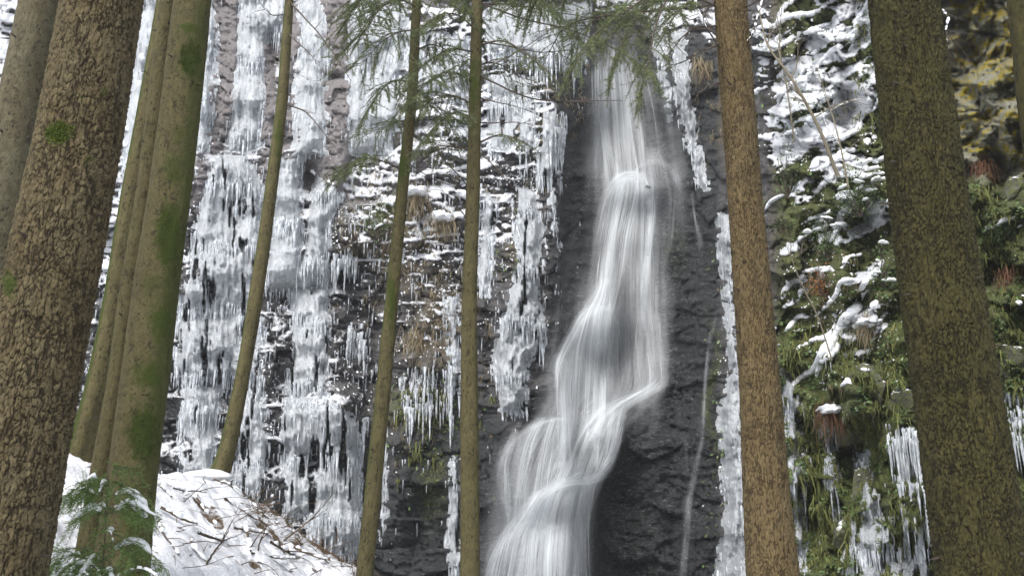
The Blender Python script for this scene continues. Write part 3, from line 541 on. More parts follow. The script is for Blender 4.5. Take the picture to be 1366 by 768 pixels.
def ice_curtain(name, label, poly, thick=.35, n_big=10, n_small=120, lmax=60, sheet=True, hole=.0, group='frozen ice curtains on the cliff', flute=1.0, seed=None, lump_amp=.0):
    seed = seed or (len(ICE) * 31 + 11); r = np.random.default_rng(seed); pl = np.array(poly, float)
    x0, y0 = pl.min(0) - 8; x1, y1 = pl.max(0) + 8; cx, cy = pl.mean(0)
    root = empty(name, on_cliff(cx, y1 - 8, 0).tolist(), label, 'ice', group); ICE.append(root)
    d_at = None
    if sheet:
        xs = np.arange(x0, x1, 1.25); ys = np.arange(y0, y1, 2.0); PX, PY = np.meshgrid(xs, ys)
        sd_ = polysd(PX, PY, poly)
        st = fbm(PX / 7, PY / 60, seed, 4) - .5; fi = fbm(PX / 14, PY / 17, seed + 7, 4) - .5
        f = sd_ + 9 * st + 12 * fi
        f = np.where((fbm(PX / 6.5, PY / 55, seed + 3, 4) < hole + .09) | (fbm(PX / 13, PY / 60, seed + 33, 3) < hole + .05), -1, f)
        mk = sst(f, 0, 16)
        wxx = PX + 6 * (fbm(PX / 30, PY / 50, seed + 9, 3) - .5)
        fl = 1 - np.abs(2 * fbm(wxx / 7.5, PY / 75, seed + 1, 3) - 1); fl2 = 1 - np.abs(2 * vn(wxx / 2.9, PY / 38, seed + 2) - 1)
        tier = (PY + 14 * (fbm(PX / 18, PY / 60, seed + 15, 3) - .5)) / (60 + 45 * r.random()); tf = tier - np.floor(tier)
        lum = fbm(PX / 11, PY / 13, seed + 4, 4)
        h = mk * thick * (.45 + .35 * fl * flute + .16 * fl2 * flute + .55 * (lum - .4) + .22 * (fbm(PX / 4.2, PY / 5.5, seed + 21, 3) - .5) + .16 * sst(tf, .15, .9) * (1 - sst(tf, .9, 1.0)) )
        Yd = np.minimum(samp(CLS, PX, PY), samp(CLY, PX, PY) + .12) - h
        V = P(PX, PY, Yd); kp = (f > 0); kk = kp[:-1, :-1] | kp[1:, 1:] | kp[1:, :-1] | kp[:-1, 1:]
        Q = gridq(len(ys), len(xs), kk)
        if len(Q):
            v, q, _, _ = compact(V.reshape(-1, 3), Q); child('ice_sheet', v, M_ICE, root, q)
        cand = np.argwhere(kp & (f < 7) & (np.roll(f, -3, 0) < f)); inn = np.argwhere(kp & (tf > .82))
        pick = lambda n: [cand[k] for k in r.integers(0, len(cand), n // 2)] + [inn[k] for k in r.integers(0, len(inn), n - n // 2)] if len(cand) and len(inn) else []
        pos = lambda ij: (xs[ij[1]], ys[ij[0]], Yd[ij[0], ij[1]] - .03)
    else:
        def pick(n):
            out = []
            while len(out) < n:
                k = r.integers(0, len(pl)); a, b = pl[k], pl[(k + 1) % len(pl)]
                q = np.array([r.uniform(x0, x1), r.uniform(y0, y1)])
                if polysd(q[:1], q[1:], poly)[0] > 0: out.append(q)
            return out
        pos = lambda q: (q[0], q[1], float(samp(CLY, q[0], q[1])) - r.uniform(.03, .2))
    bag = Bag()
    big = []
    for ij in pick(n_big):
        px, py, Yd_ = pos(ij); m = mpp(px, py, Yd_); L = r.uniform(.45, 1.0) * lmax; w = r.uniform(1.3, 2.9)
        o = put('icicle', ICYM[r.integers(0, 10)], None, root); o.location = Vector(P(px, py, Yd_)) - root.location + Vector((0, 0, .05)); o.scale = (w * m, w * m, L * m)
        o.rotation_euler = (0, 0, r.uniform(0, 6))
        big.append(px)
    for ij in pick(n_small):
        px, py, Yd_ = pos(ij); m = mpp(px, py, Yd_); L = r.uniform(.12, .6) * lmax * .8; w = r.uniform(.6, 1.6)
        v, q = ICYL[r.integers(0, 8)]; bag.add(v * np.array([w * m, w * m, L * m]) + P(px, py, Yd_) + np.array([0, 0, .04]), q)
    if bag.n: bag.child('icicle_fringe', M_ICICLE, root, kind='stuff')
    return root
C = ice_curtain
C('ice_curtain', 'narrow ice strip beside the grey rock column, right of the mossy twin trunk', [(262, -30), (290, -30), (290, 100), (282, 200), (250, 215), (258, 100)], .3, 8, 110, 40)
C('ice_curtain', 'thick lumpy ice column high behind the thin leaning trunk, left of its top', [(316, -30), (384, -30), (384, 34), (352, 60), (350, 200), (300, 210), (314, 80)], .5, 12, 160, 50)
C('ice_curtain', 'pale smooth ice column between two violet grey rock columns', [(400, -30), (420, -30), (440, 60), (434, 205), (388, 212)], .3, 8, 90, 40)
C('ice_curtain', 'whitish ice sheet right of the widest violet rock column', [(464, -30), (540, -30), (545, 60), (525, 215), (464, 205)], .35, 8, 140, 40)
C('ice_curtain', 'widest ice curtain on the left face, right of the mossy twin trunk', [(283, 205), (332, 205), (356, 255), (348, 384), (337, 500), (300, 510), (226, 502), (238, 400), (262, 290)], .5, 40, 700, 55, hole=.22)
C('ice_curtain', 'lower ice curtain ending just above the snowy mound crest, by dark rock', [(243, 512), (300, 508), (293, 560), (288, 645), (238, 640)], .4, 14, 200, 60, hole=.2)
C('ice_curtain', 'ice sheet directly right of the thin leaning trunk, middle height', [(368, 205), (404, 205), (404, 300), (408, 390), (350, 390)], .4, 12, 220, 45)
C('ice_curtain', 'ice tongue spilling from the snowy ledge beside the dark slot', [(424, 225), (458, 262), (440, 310), (442, 392), (383, 392), (405, 320), (414, 262)], .5, 16, 240, 50)
C('ice_curtain', 'bright ice column above the sloping snow shelf', [(383, 380), (440, 380), (443, 470), (440, 530), (378, 524), (388, 450)], .5, 14, 260, 50, hole=.18)
C('ice_curtain', 'broad ice curtain below the sloping snow shelf, above the mound', [(374, 520), (450, 536), (487, 560), (484, 745), (420, 745), (408, 690), (378, 690), (374, 600)], .45, 40, 650, 60, hole=.24)
C('ice_curtain', 'ragged ice strip between thin leaning trunk and broad curtain', [(340, 410), (357, 425), (352, 520), (362, 600), (350, 670), (302, 645), (313, 560), (330, 500)], .35, 14, 230, 50, hole=.24)
C('ice_curtain', 'big lumpy ice mass left of the waterfall, ending in a rounded foot', [(686, 245), (718, 256), (725, 300), (722, 370), (721, 400), (733, 440), (724, 468), (706, 482), (704, 530), (696, 556), (662, 552), (658, 470), (666, 430), (684, 380), (689, 330), (684, 280)], .75, 24, 420, 40, hole=.2, flute=.5)
C('ice_curtain', 'thin broken ice strand between lumpy ice mass and waterfall', [(730, 245), (742, 250), (748, 330), (748, 400), (738, 395), (732, 320)], .3, 6, 70, 35, hole=.3)
C('ice_curtain', 'frosted ice patch tucked right behind the straight thin trunk', [(638, 255), (668, 262), (662, 340), (652, 395), (636, 395)], .35, 8, 120, 40, hole=.2)
C('ice_curtain', 'long fringed ice wall along the top ledge left of the waterfall', [(648, 5), (786, 5), (784, 84), (764, 92), (720, 86), (690, 76), (648, 72)], .4, 45, 420, 60)
C('ice_curtain', 'pale ice streak under the brown ledge left of the falls head', [(718, 138), (754, 148), (748, 238), (712, 242)], .3, 16, 160, 60, hole=.18)
C('ice_curtain', 'grey thin ice on rock right beside the straight trunk, upper half', [(646, 100), (714, 100), (716, 195), (648, 205)], .25, 14, 240, 45, hole=.14)
C('ice_curtain', 'snow crusted ice hump between the two middle trunks, near the top', [(540, 30), (628, 50), (622, 135), (570, 128), (536, 105)], .5, 8, 160, 40, hole=.16, flute=.4)
C('ice_curtain', 'slim ice column just left of the straight trunk, middle height', [(592, 390), (616, 390), (615, 525), (594, 525)], .3, 8, 110, 50, hole=.2)
C('ice_curtain', 'slender ice pillar at the foot of the cave, left of straight trunk', [(600, 622), (615, 605), (616, 770), (596, 770)], .4, 6, 90, 50, hole=.2)
C('ice_curtain', 'thin ice strand right of the leaning middle trunk, low on dark rock', [(502, 570), (520, 568), (518, 700), (498, 750)], .3, 8, 110, 50, hole=.26)
C('ice_curtain', 'short ice rib at the waterfall lip, left of the long white tusk', [(866, 28), (886, 22), (892, 60), (892, 120), (898, 160), (890, 165), (878, 100)], .45, 6, 60, 40, flute=.6)
C('ice_curtain', 'long white ice tusk right of the waterfall head', [(893, 42), (918, 38), (924, 110), (932, 180), (948, 258), (936, 250), (912, 190), (900, 120)], .6, 8, 70, 45, flute=.6)
C('ice_curtain', 'tall lumpy ice column hugging the left edge of the brown trunk', [(955, 280), (974, 288), (980, 400), (988, 500), (994, 600), (998, 790), (946, 790), (966, 690), (956, 560), (970, 500), (964, 400)], .5, 14, 160, 40, flute=.6)
C('ice_curtain', 'ice strip hugging the right edge of the brown trunk', [(1040, 490), (1064, 505), (1072, 600), (1080, 790), (1062, 790), (1050, 640)], .3, 12, 140, 55, hole=.2)
C('ice_curtain', 'narrow ice strand below the rusty hanging grass', [(1094, 555), (1114, 560), (1120, 680), (1106, 715), (1098, 640)], .22, 10, 80, 70, hole=.22)
C('ice_curtain', 'glassy ice flow beneath the mossy nose on the right', [(1138, 600), (1160, 600), (1176, 700), (1180, 790), (1136, 790), (1148, 690)], .25, 10, 90, 60, hole=.2)
C('ice_curtain', 'bank of long hanging icicles left of the biggest right trunk', [(1180, 565), (1238, 575), (1244, 660), (1196, 650)], .2, 46, 120, 105, sheet=False, group='hanging icicle banks')
C('ice_curtain', 'frozen sheet at the bottom edge left of the biggest right trunk', [(1128, 690), (1250, 690), (1256, 830), (1122, 830)], .2, 34, 300, 70, hole=.34)
C('ice_curtain', 'bluish icicles at the picture edge right of the biggest trunk', [(1338, 525), (1385, 520), (1385, 600), (1345, 590)], .2, 24, 90, 100, sheet=False, group='hanging icicle banks')
C('ice_curtain', 'icicles hanging over the dark hollow below the snowy ledge', [(424, 335), (476, 345), (478, 368), (424, 360)], .2, 26, 60, 50, sheet=False, group='hanging icicle banks')
C('ice_curtain', 'dark icicle cluster hanging in the cleft behind thin leaning trunk', [(350, 30), (374, 30), (374, 48), (350, 48)], .2, 14, 24, 48, sheet=False, group='hanging icicle banks')
C('ice_curtain', 'icicle row on the rock left of the leaning middle trunk', [(462, 430), (494, 436), (494, 480), (462, 470)], .2, 18, 60, 60, sheet=False, group='hanging icicle banks')
C('ice_curtain', 'icicle row under the brown tufts between the middle trunks', [(530, 490), (606, 490), (606, 560), (535, 550)], .2, 26, 130, 60, sheet=False, group='hanging icicle banks')
C('ice_curtain', 'bluish ice glimpsed between the biggest left trunk and mossy twin', [(185, -30), (222, -30), (205, 130), (186, 240), (160, 260), (168, 120)], .35, 8, 140, 45)

# ------------------------------------------------------------------ frost, tufts, leaves and snow lumps on the rock
def scatter(n, dens, seed, box=(-30, -30, 1400, 790)):
    r = np.random.default_rng(seed); out = []
    while sum(len(o) for o in out) < n:
        px = r.uniform(box[0], box[2], 20000); py = r.uniform(box[1], box[3], 20000)
        out.append(np.stack([px, py], -1)[r.random(20000) < np.clip(dens(px, py), 0, 1)])
    return np.concatenate(out)[:n]
notwater = lambda px, py: samp(INW, px, py) < .2
def d_frost(px, py):
    d = (1 - .9 * np.maximum.reduce([(polysd(px, py, p) > -3) * 1.0 for p in ROCKCOL])) * (1 - np.clip(samp(CLA['wet'], px, py) * 1.6, 0, .93)) * (1 - .8 * samp(CLA['violet'], px, py)) * np.maximum.reduce([.5 * gauss(px, py, 560, 330, 140, 220), .5 * gauss(px, py, 420, 300, 200, 300), .5 * gauss(px, py, 700, 250, 50, 220), .3 * gauss(px, py, 1100, 180, 90, 190), .3 * gauss(px, py, 1120, 430, 80, 120), .35 * (px < 300), .2 * gauss(px, py, 970, 560, 30, 250)])
    return d * notwater(px, py) * (fbm(px / 22, py / 18, 91, 3) > .48)
bag = Bag()
for k, (px, py) in enumerate(scatter(5000, d_frost, 3)):
    s = random.uniform(.6, 1.5) * (1 if random.random() < .92 else 1.5); Y = float(samp(CLY, px, py)); m = mpp(px, py, Y)
    v, t = lump(ICO1, k % 40, .5); bag.add((v * np.array([s, s * .8, s * random.uniform(.5, 1.6)])) @ np.array(Matrix.Rotation(random.uniform(-1, 1), 3, 'Y')) * m + P(px, py, Y - .01), None, t)
bag.put('frost', M_SNOW, kind='stuff', label='frost crumbs clinging to the rock face')
bag = Bag()
d_ici = lambda px, py: np.maximum.reduce([.7 * gauss(px, py, 420, 330, 190, 260), .6 * gauss(px, py, 570, 330, 90, 200), .6 * gauss(px, py, 720, 180, 50, 120), .5 * gauss(px, py, 420, 620, 110, 90), .4 * (px < 260), .35 * gauss(px, py, 1110, 640, 60, 90)]) * notwater(px, py) * (1 - .85 * samp(CLA['wet'], px, py)) * (1 - .7 * samp(CLA['violet'], px, py)) * (fbm(px / 20, py / 12, 93, 3) > .5)
for px, py in scatter(3800, d_ici, 14):
    Y = float(samp(CLY, px, py)) - random.uniform(.0, .08); m = mpp(px, py, Y); v, q = ICYL[random.randint(0, 7)]; w = random.uniform(.45, 1.1); bag.add(v * np.array([w, w, random.uniform(4, 20)]) * m + P(px, py, Y), q)
bag.put('small_icicles', M_ICICLE, kind='stuff', label='countless small icicles dripping from the rock ledges')
SN = [snowlump(300 + i, ICO3) for i in range(14)]; SNM = []
for v, t in SN:
    me = mesh('snow_patch', v, None, t); me.materials.append(M_SNOW); SNM.append(me)
def d_patch(px, py):
    return np.maximum.reduce([.7 * gauss(px, py, 600, 240, 50, 60), .7 * gauss(px, py, 490, 230, 60, 30), .7 * gauss(px, py, 640, 110, 80, 60), .4 * (px < 250) * (py < 380)]) * notwater(px, py)
for k, (px, py) in enumerate(scatter(110, d_patch, 8)):
    Y = float(samp(CLY, px, py)); m = mpp(px, py, Y); s = random.uniform(4, 10)
    o = put('snow_patch', SNM[k % 14], None, cliff); o.location = P(px, py, Y - .02 * s / 6); o.scale = (s * m * random.uniform(.8, 1.6), s * m * .7, s * m * random.uniform(.4, .9))
    o.rotation_euler = (random.uniform(0, .6), random.uniform(-.7, .7), random.uniform(-.6, .6))
def blade_tuft(bag, p, n, L, w, droop=1.0, spread=.6, r=random):
    for _ in range(n):
        a = r.gauss(0, 1) * spread; l = L * r.uniform(.25, 1.25); out = r.uniform(.1, .6) * l; dr = droop * r.uniform(.3, 1.3)
        d = np.array([math.sin(a), -1 * abs(math.cos(a)), 0.0]); s = np.array([d[1], -d[0], 0]) * w * r.uniform(.5, 1.2)
        p0 = p + np.array([r.gauss(0, 1) * L * .22, r.uniform(-.1, .1) * L, r.gauss(0, 1) * L * .2]); p1 = p0 + d * out * .6 + np.array([0, 0, r.uniform(-.05, .25) * l]); p2 = p0 + d * out + np.array([r.gauss(0, .14) * l, 0, -dr * l * .45]); p3 = p2 + np.array([r.gauss(0, .16) * l, 0, -dr * l * .5])
        bag.add([p0 - s, p0 + s, p1 - s, p1 + s, p2 - s * .8, p2 + s * .8, p3], [[0, 1, 3, 2], [2, 3, 5, 4]], [[4, 5, 6]])
def d_grass(px, py):
    return np.maximum.reduce([.8 * gauss(px, py, 560, 330, 80, 110), .8 * gauss(px, py, 590, 440, 60, 80), .6 * gauss(px, py, 740, 140, 50, 70), .5 * gauss(px, py, 960, 150, 25, 120), .5 * gauss(px, py, 1110, 400, 70, 120), .4 * gauss(px, py, 560, 560, 80, 60)]) * notwater(px, py) * (fbm(px / 26, py / 20, 97, 3) > .47)
bag = Bag()
for px, py in scatter(700, d_grass, 5):
    Y = float(samp(CLY, px, py)); m = mpp(px, py, Y); blade_tuft(bag, P(px, py, Y), 8, random.uniform(6, 17) * m, .3 * m)
bag.put('dry_grass', M_DRY, smooth=False, kind='stuff', label='dry tan grass hanging on the rock ledges')
def leafq(bag, p, L, r=random):
    d = np.array([r.gauss(0, 1), r.gauss(0, .7) - .5, r.gauss(0, .7) - .25]); d /= np.linalg.norm(d); s = np.cross(d, [r.gauss(0, .4), -.6, .9]); s /= np.linalg.norm(s) + 1e-9
    bag.add([p, p + d * L * .5 + s * L * .24, p + d * L, p + d * L * .5 - s * L * .24], None, [[0, 1, 2], [0, 2, 3]])
def d_green(px, py):
    return np.maximum.reduce([.5 * gauss(px, py, 1110, 280, 70, 90), .6 * (px > 1035) * (py > 380) * (px < 1210), .5 * gauss(px, py, 1160, 90, 22, 110), .6 * (px > 1290) * (py > 240), .3 * gauss(px, py, 510, 290, 40, 40), .3 * gauss(px, py, 580, 560, 60, 60), .3 * gauss(px, py, 690, 340, 25, 50), .4 * gauss(px, py, 1060, 160, 60, 160), .25 * gauss(px, py, 955, 560, 12, 180)]) * (fbm(px / 24, py / 24, 95, 3) > .47)
bag = Bag()
for px, py in scatter(9000, d_green, 6):
    Y = float(samp(CLY, px, py)); m = mpp(px, py, Y); leafq(bag, P(px, py, Y - random.uniform(.01, .12)), random.uniform(3, 8) * m)
bag.put('leaves', M_LEAF, smooth=False, kind='stuff', label='small evergreen leaves and ivy creeping over mossy rock')
def d_moss(px, py): return np.maximum.reduce([.7 * (px > 1040) * (py > 430) * (px < 1260), .5 * gauss(px, py, 1160, 100, 24, 120), .6 * (px > 1250) * (py > 230), .3 * gauss(px, py, 575, 550, 60, 50)]) * (fbm(px / 30, py / 44, 99, 3) > .46)
bag = Bag()
for px, py in scatter(1500, d_moss, 9):
    Y = float(samp(CLY, px, py)); m = mpp(px, py, Y); blade_tuft(bag, P(px, py, Y), 7, random.uniform(6, 26) * m, .8 * m, 1.1)
bag.put('moss', M_OLIVEMOSS, smooth=False, kind='stuff', label='hanging green moss on the right rock wall')

# rocks that stand out of the face
RK = [(1170, 520, 22, 30, 1), (1135, 575, 22, 26, 1), (1205, 540, 18, 24, 1), (1150, 650, 14, 30, 1), (1130, 720, 22, 18, 1), (1352, 262, 22, 20, 1), (1346, 480, 22, 26, 1)]
for k, (px, py, rx, ry, ty) in enumerate(RK):
    Y = float(samp(CLS, px, py)); m = mpp(px, py, Y); v, t = rockmesh(900 + k); o = put('rock', mesh('rock', v, None, t, smooth=False), (M_LICHROCK, M_MOSSROCK)[ty], cliff)
    k_ = 1.35 if ty == 0 else 1.1; o.location = P(px, py, Y + (.45 if ty == 0 else .3) * rx * m); o.scale = (rx * m * k_, min(rx, ry) * m * 1.2 * k_, ry * m * k_); o.rotation_euler = (random.uniform(-.2, .2), random.uniform(-.2, .2), random.uniform(-.5, .5))
    if ty == 0: o['label'] = 'angular rock spotted with yellow lichen'

def snow_strip(name, parent, pth, r, seed, flat=.6, gap=.42):   # a ridge of snow along the top of a stick
    pth = np.asarray(pth, float); n = max(10, int(np.linalg.norm(np.diff(pth, axis=0), axis=1).sum() / (r * .55))); c = np.linspace(0, 1, len(pth)); t = np.linspace(0, 1, n)
    p = np.stack([np.interp(t, c, pth[:, k]) for k in range(3)], -1); f = fbm(t * n * .22 + seed, t * 0 + seed * 1.7, seed, 3)
    rr = r * np.clip((f - gap) * 5, 0.02, 1.25) * np.sin(np.linspace(.1, 3.04, n)) ** .4; p = p + np.array([0, 0, 1.0]) * (rr * .5)[:, None]
    V, Q = tube(p, rr, 9); V = V + (rr.repeat(9) * .5)[:, None] * (fbm(V[:, 0] / r * .9 + seed, (V[:, 1] + V[:, 2]) / r * .9, seed + 3, 3) - .5)[:, None] * np.array([1, 1, 1.4])
    cz = p[:, 2].repeat(9); V[:, 2] = cz + (V[:, 2] - cz) * np.where(V[:, 2] < cz, flat * .6, 1.0)
    return child(name, V, M_SNOW, parent, Q)
# ------------------------------------------------------------------ trees
def needles(bag, tips, nl, nw, step, rnd):                # rows of needles along twig paths
    vs = []; 
    for pth in tips:
        seg = np.diff(pth, axis=0); L = np.linalg.norm(seg, axis=1).sum(); n = max(3, int(L / step)); t = np.linspace(.06, 1, n)
        c = np.linspace(0, 1, len(pth)); p = np.stack([np.interp(t, c, pth[:, k]) for k in range(3)], -1)
        d = np.gradient(p, axis=0); d /= np.linalg.norm(d, axis=1, keepdims=True) + 1e-9
        for sgn in (-1, 1):
            a = rnd.normal(0, .55, n); up = np.array([0, 0, 1.0]); s = np.cross(d, up); s /= np.linalg.norm(s, axis=1, keepdims=True) + 1e-9; u = np.cross(s, d)
            q = d * .55 + sgn * s * np.cos(a)[:, None] + u * (np.sin(a) + .15)[:, None]; q /= np.linalg.norm(q, axis=1, keepdims=True)
            w = np.cross(q, rnd.normal(size=(n, 3))); w /= np.linalg.norm(w, axis=1, keepdims=True) + 1e-9
            ln = nl * rnd.uniform(.7, 1.15, n)[:, None]
            vs.append(np.stack([p - w * nw, p + w * nw, p + q * ln], 1))
    if vs:
        V = np.concatenate(vs).reshape(-1, 3); bag.add(V, None, np.arange(len(V)).reshape(-1, 3))
        bag.a[-1] = np.repeat(rnd.random(len(V) // 3), 3)
def bough(parent, pts, seed, fol=(.25, 1.0), ntw=26, tl=.5, droop=.22, r0=.013, mat=None, nl=.03, dens=1.0, wood=True, nm='branch', snow=0):
    rnd = np.random.default_rng(seed); ntw = int(ntw * 1.3) if mat is None else ntw; pth = bez(pts, 24); n = len(pth); b = Bag(); v, q = tube(pth, np.linspace(r0, r0 * .25, n), 6); b.add(v, q)
    tips = []
    for k in range(ntw):
        t = fol[0] + (fol[1] - fol[0]) * (k + rnd.random()) / max(1, ntw); i = min(n - 2, int(t * (n - 1))); p = pth[i] + (pth[i + 1] - pth[i]) * rnd.random()
        d = pth[i + 1] - pth[i]; d /= np.linalg.norm(d) + 1e-9; s = np.cross(d, [0, 0, 1]); s /= np.linalg.norm(s) + 1e-9
        sg = 1 if k % 2 else -1; L = tl * rnd.uniform(.45, 1.1) * (1.1 - .5 * abs(t - .5))
        dr = d * rnd.uniform(.3, .8) + sg * s * rnd.uniform(.4, .9) + np.array([0, 0, rnd.uniform(-.35, .15)]); dr /= np.linalg.norm(dr)
        e = p + dr * L + np.array([0, 0, -droop * L * rnd.uniform(.5, 1.3)]); mid = p + dr * L * .55 - np.array([0, 0, droop * L * .12])
        tw = bez([p, mid, e], 8); tips.append(tw); v, q = tube(tw, np.linspace(r0 * .3, r0 * .12, len(tw)), 3); b.add(v, q)
        for j in range(rnd.integers(1, 4)):
            m_ = rnd.uniform(.3, .85); pp = tw[int(m_ * (len(tw) - 1))]; dd = dr * .6 + rnd.normal(0, .5, 3) - np.array([0, 0, .35]); dd /= np.linalg.norm(dd)
            l2 = L * rnd.uniform(.25, .5); s2 = bez([pp, pp + dd * l2], 5); tips.append(s2); v, q = tube(s2, r0 * .1, 3); b.add(v, q)
    br = b.child(nm, M_TWIG, parent)
    if dens > 0:
        f = Bag(); needles(f, tips, nl, nl * .13, .0075 / dens, rnd); f.child('needle_spray', mat or M_NEEDLE, parent, smooth=False, kind='stuff')
    return br
def bare_branch(parent, pts, seed, r0=.012, ntw=5, tl=.4, mat=None, snow=False):
    rnd = np.random.default_rng(seed); pth = bez(pts, 20); n = len(pth); pth = pth + np.cumsum(rnd.normal(0, .004, (n, 3)), 0); b = Bag(); v, q = tube(pth, np.linspace(r0, r0 * .25, n), 6); b.add(v, q)
    for k in range(ntw):
        i = int(rnd.uniform(.2, .95) * (n - 2)); d = pth[i + 1] - pth[i]; d /= np.linalg.norm(d) + 1e-9; dd = d * .8 + rnd.normal(0, .5, 3); dd /= np.linalg.norm(dd); L = tl * rnd.uniform(.3, 1)
        tw = bez([pth[i], pth[i] + dd * L * .5, pth[i] + dd * L + rnd.normal(0, .12, 3) * L], 8); v, q = tube(tw, np.linspace(r0 * .4, r0 * .15, len(tw)), 4); b.add(v, q)
    o = b.child('branch', mat or M_TWIG, parent)
    if snow:
        snow_strip('snow_cover', parent, pth, r0 * 1.5, seed, gap=.4)
    return o
def tree(label, pts, hw, Yd, mat, nseg=96, step=.012, amp=.004, mosspat=(), mossside=None, base=None, roots=.0, lumps=.02, sx=30., sy=14., group='spruce trunks in front of the waterfall', bend=None, total=15.0, scaly=False, stubs=14):
    # pts: centre line in photo pixels from the bottom up; hw: half widths there
    if np.isscalar(Yd): Yd = [Yd] * len(pts)
    Wp = np.array([P(a, b, y) for (a, b), y in zip(pts, Yd)]); rad = np.array([h * mpp(a, b, y) for (a, b), h, y in zip(pts, hw, Yd)])
    p0 = Wp[0]; d0 = (Wp[1] - Wp[0]) / np.linalg.norm(Wp[1] - Wp[0])
    if base is None:                                      # go on down into the ground
        p = p0.copy(); k = 0
        while p[2] > float(ground(p[0], p[1])) - .25 and k < 200: p = p - d0 * .05; k += 1
    else: p = p0 - d0 * .3
    bt = (float(np.linalg.norm(p0 - p)) / float(np.linalg.norm(Wp[1] - Wp[0])))
    Wp = np.vstack([p, Wp]); rad = np.concatenate([[rad[0] + (rad[0] - rad[1]) * bt * .8], rad])
    dt = (Wp[-1] - Wp[-2]) / np.linalg.norm(Wp[-1] - Wp[-2]); dt = dt * .85 + np.array([0, 0, .15]); top = Wp[-1] + dt * total * .5; top2 = top + dt * total * .5
    vis = np.linalg.norm(Wp[-1] - Wp[0])
    cl = bez(np.vstack([Wp, top, top2]), 600); sl = np.concatenate([[0], np.cumsum(np.linalg.norm(np.diff(cl, axis=0), axis=1))])
    kn = np.concatenate([[0], np.cumsum(np.linalg.norm(np.diff(np.vstack([Wp, top, top2]), axis=0), axis=1))]); kr = np.concatenate([rad, [rad[-1] * .55, .015]])
    s_all = np.concatenate([np.arange(0, vis * 1.03, step), np.arange(vis * 1.03, kn[-1], .25)])
    c = np.stack([np.interp(s_all, sl, cl[:, k]) for k in range(3)], -1); R = np.interp(s_all, kn, kr)
    c0 = c[0]; root = empty('spruce_tree', c0.tolist(), label, 'tree', group)
    t = np.gradient(c, axis=0); t /= np.linalg.norm(t, axis=1, keepdims=True)
    u = np.cross(t, [0, 1.0, 0]); u /= np.linalg.norm(u, axis=1, keepdims=True); w = np.cross(t, u)
    # angle 0 faces +u (picture side), the seam lies at the back
    th = np.linspace(-np.pi, np.pi, nseg + 1); th = th - .55 * np.sin(th); TH, SS = np.meshgrid(th, s_all)
    seed = abs(hash(label)) % 1 + int(pts[0][0]) + 3
    thn = np.where(TH >= np.pi - 1e-6, -np.pi, TH)
    U = thn * R[:, None].mean()
    Uw = U + .030 * (fbm(U * 40, SS * 20, seed, 3) - .5) * 36 / max(20., sx); Sw = SS + .09 * (fbm(U * 26, SS * 9, seed + 1, 3) - .5)
    f1, f2, rr, tx, ty = worley(Uw * sx, Sw * sy, seed + 7)
    if scaly:
        rid = 1 - np.abs(2 * fbm(Uw * sx * .8, Sw * sy * .42, seed + 11, 3) - 1)
        crack = np.maximum(.9 * sst(f2 - f1, .17, .02) * (.35 + .65 * sst(fbm(U * 9, SS * 5, seed + 13, 3), .30, .60)), .95 * sst(rid, .86, .98))
        dsp = amp * (-1.5 * crack + .9 * (rr - .5) - .9 * ty * (rr > .35) + 2.0 * (fbm(U * sx * 2.2, SS * sy * 2, seed + 17, 3) - .5))
    else:
        crack = .9 * sst(f1, .30, .12) * (rr > .72) + .7 * sst(1 - np.abs(2 * fbm(Uw * 16, SS * 5, seed + 11, 4) - 1), .93, .99)
        dsp = amp * (-1.0 * crack + 1.6 * (fbm(U * 26, SS * 20, seed + 17, 4) - .5))
    dsp = dsp + lumps * (R[:, None] / .2) * (fbm(np.cos(thn) * 1.6 + 5, np.sin(thn) * 1.6 + SS * 1.1, seed + 3, 3) - .5)
    if roots: dsp = dsp + roots * np.exp(-SS / .45) * (.6 + .5 * np.cos(thn * 4 + 1))
    RR = R[:, None] + dsp * np.clip(R[:, None] / .1, 0, 1)
    V = c[:, None] + RR[..., None] * (np.cos(TH)[..., None] * w[:, None] * 1 + np.sin(TH)[..., None] * u[:, None])
    # w points toward or away from the camera; angle 0 = w
    moss = np.zeros(TH.shape)
    scr = lambda X: (CX + F * X[..., 0] / ((X[..., 1]) * CT + (X[..., 2] - CAMZ) * ST), CY - F * ((X[..., 2] - CAMZ) * CT - X[..., 1] * ST) / (X[..., 1] * CT + (X[..., 2] - CAMZ) * ST))
    sxp, syp = scr(V); front = ((V - c[:, None]) * (V - np.array([0, 0, CAMZ]))).sum(-1) < 0
    for (mx, my, mrx, mry, a) in mosspat: moss = np.maximum(moss, a * np.clip(gauss(sxp, syp, mx, my, mrx, mry) * 1.05 + 1.0 * (fbm(sxp / 5, syp / 7, int(my), 5, .65) - .52) * (gauss(sxp, syp, mx, my, mrx * 1.5, mry * 1.5) > .12), 0, 1) * front)
    if mossside is not None:
        side, a = mossside; ax = (V - c[:, None])[..., 0] / (RR + 1e-6); moss = np.maximum(moss, a * sst(ax * side, .0, .9) * (.6 + .8 * fbm(U * 4, SS * 1.2, seed + 9, 3)))
    uv = np.stack([TH * R[:, None].mean(), SS], -1)
    child('trunk', V.reshape(-1, 3), mat, root, gridq(len(s_all), nseg + 1)[:, ::-1], attrs={'moss': moss.ravel(), 'crack': crack.ravel(), 'cell': rr.ravel()}, uv=uv.reshape(-1, 2))
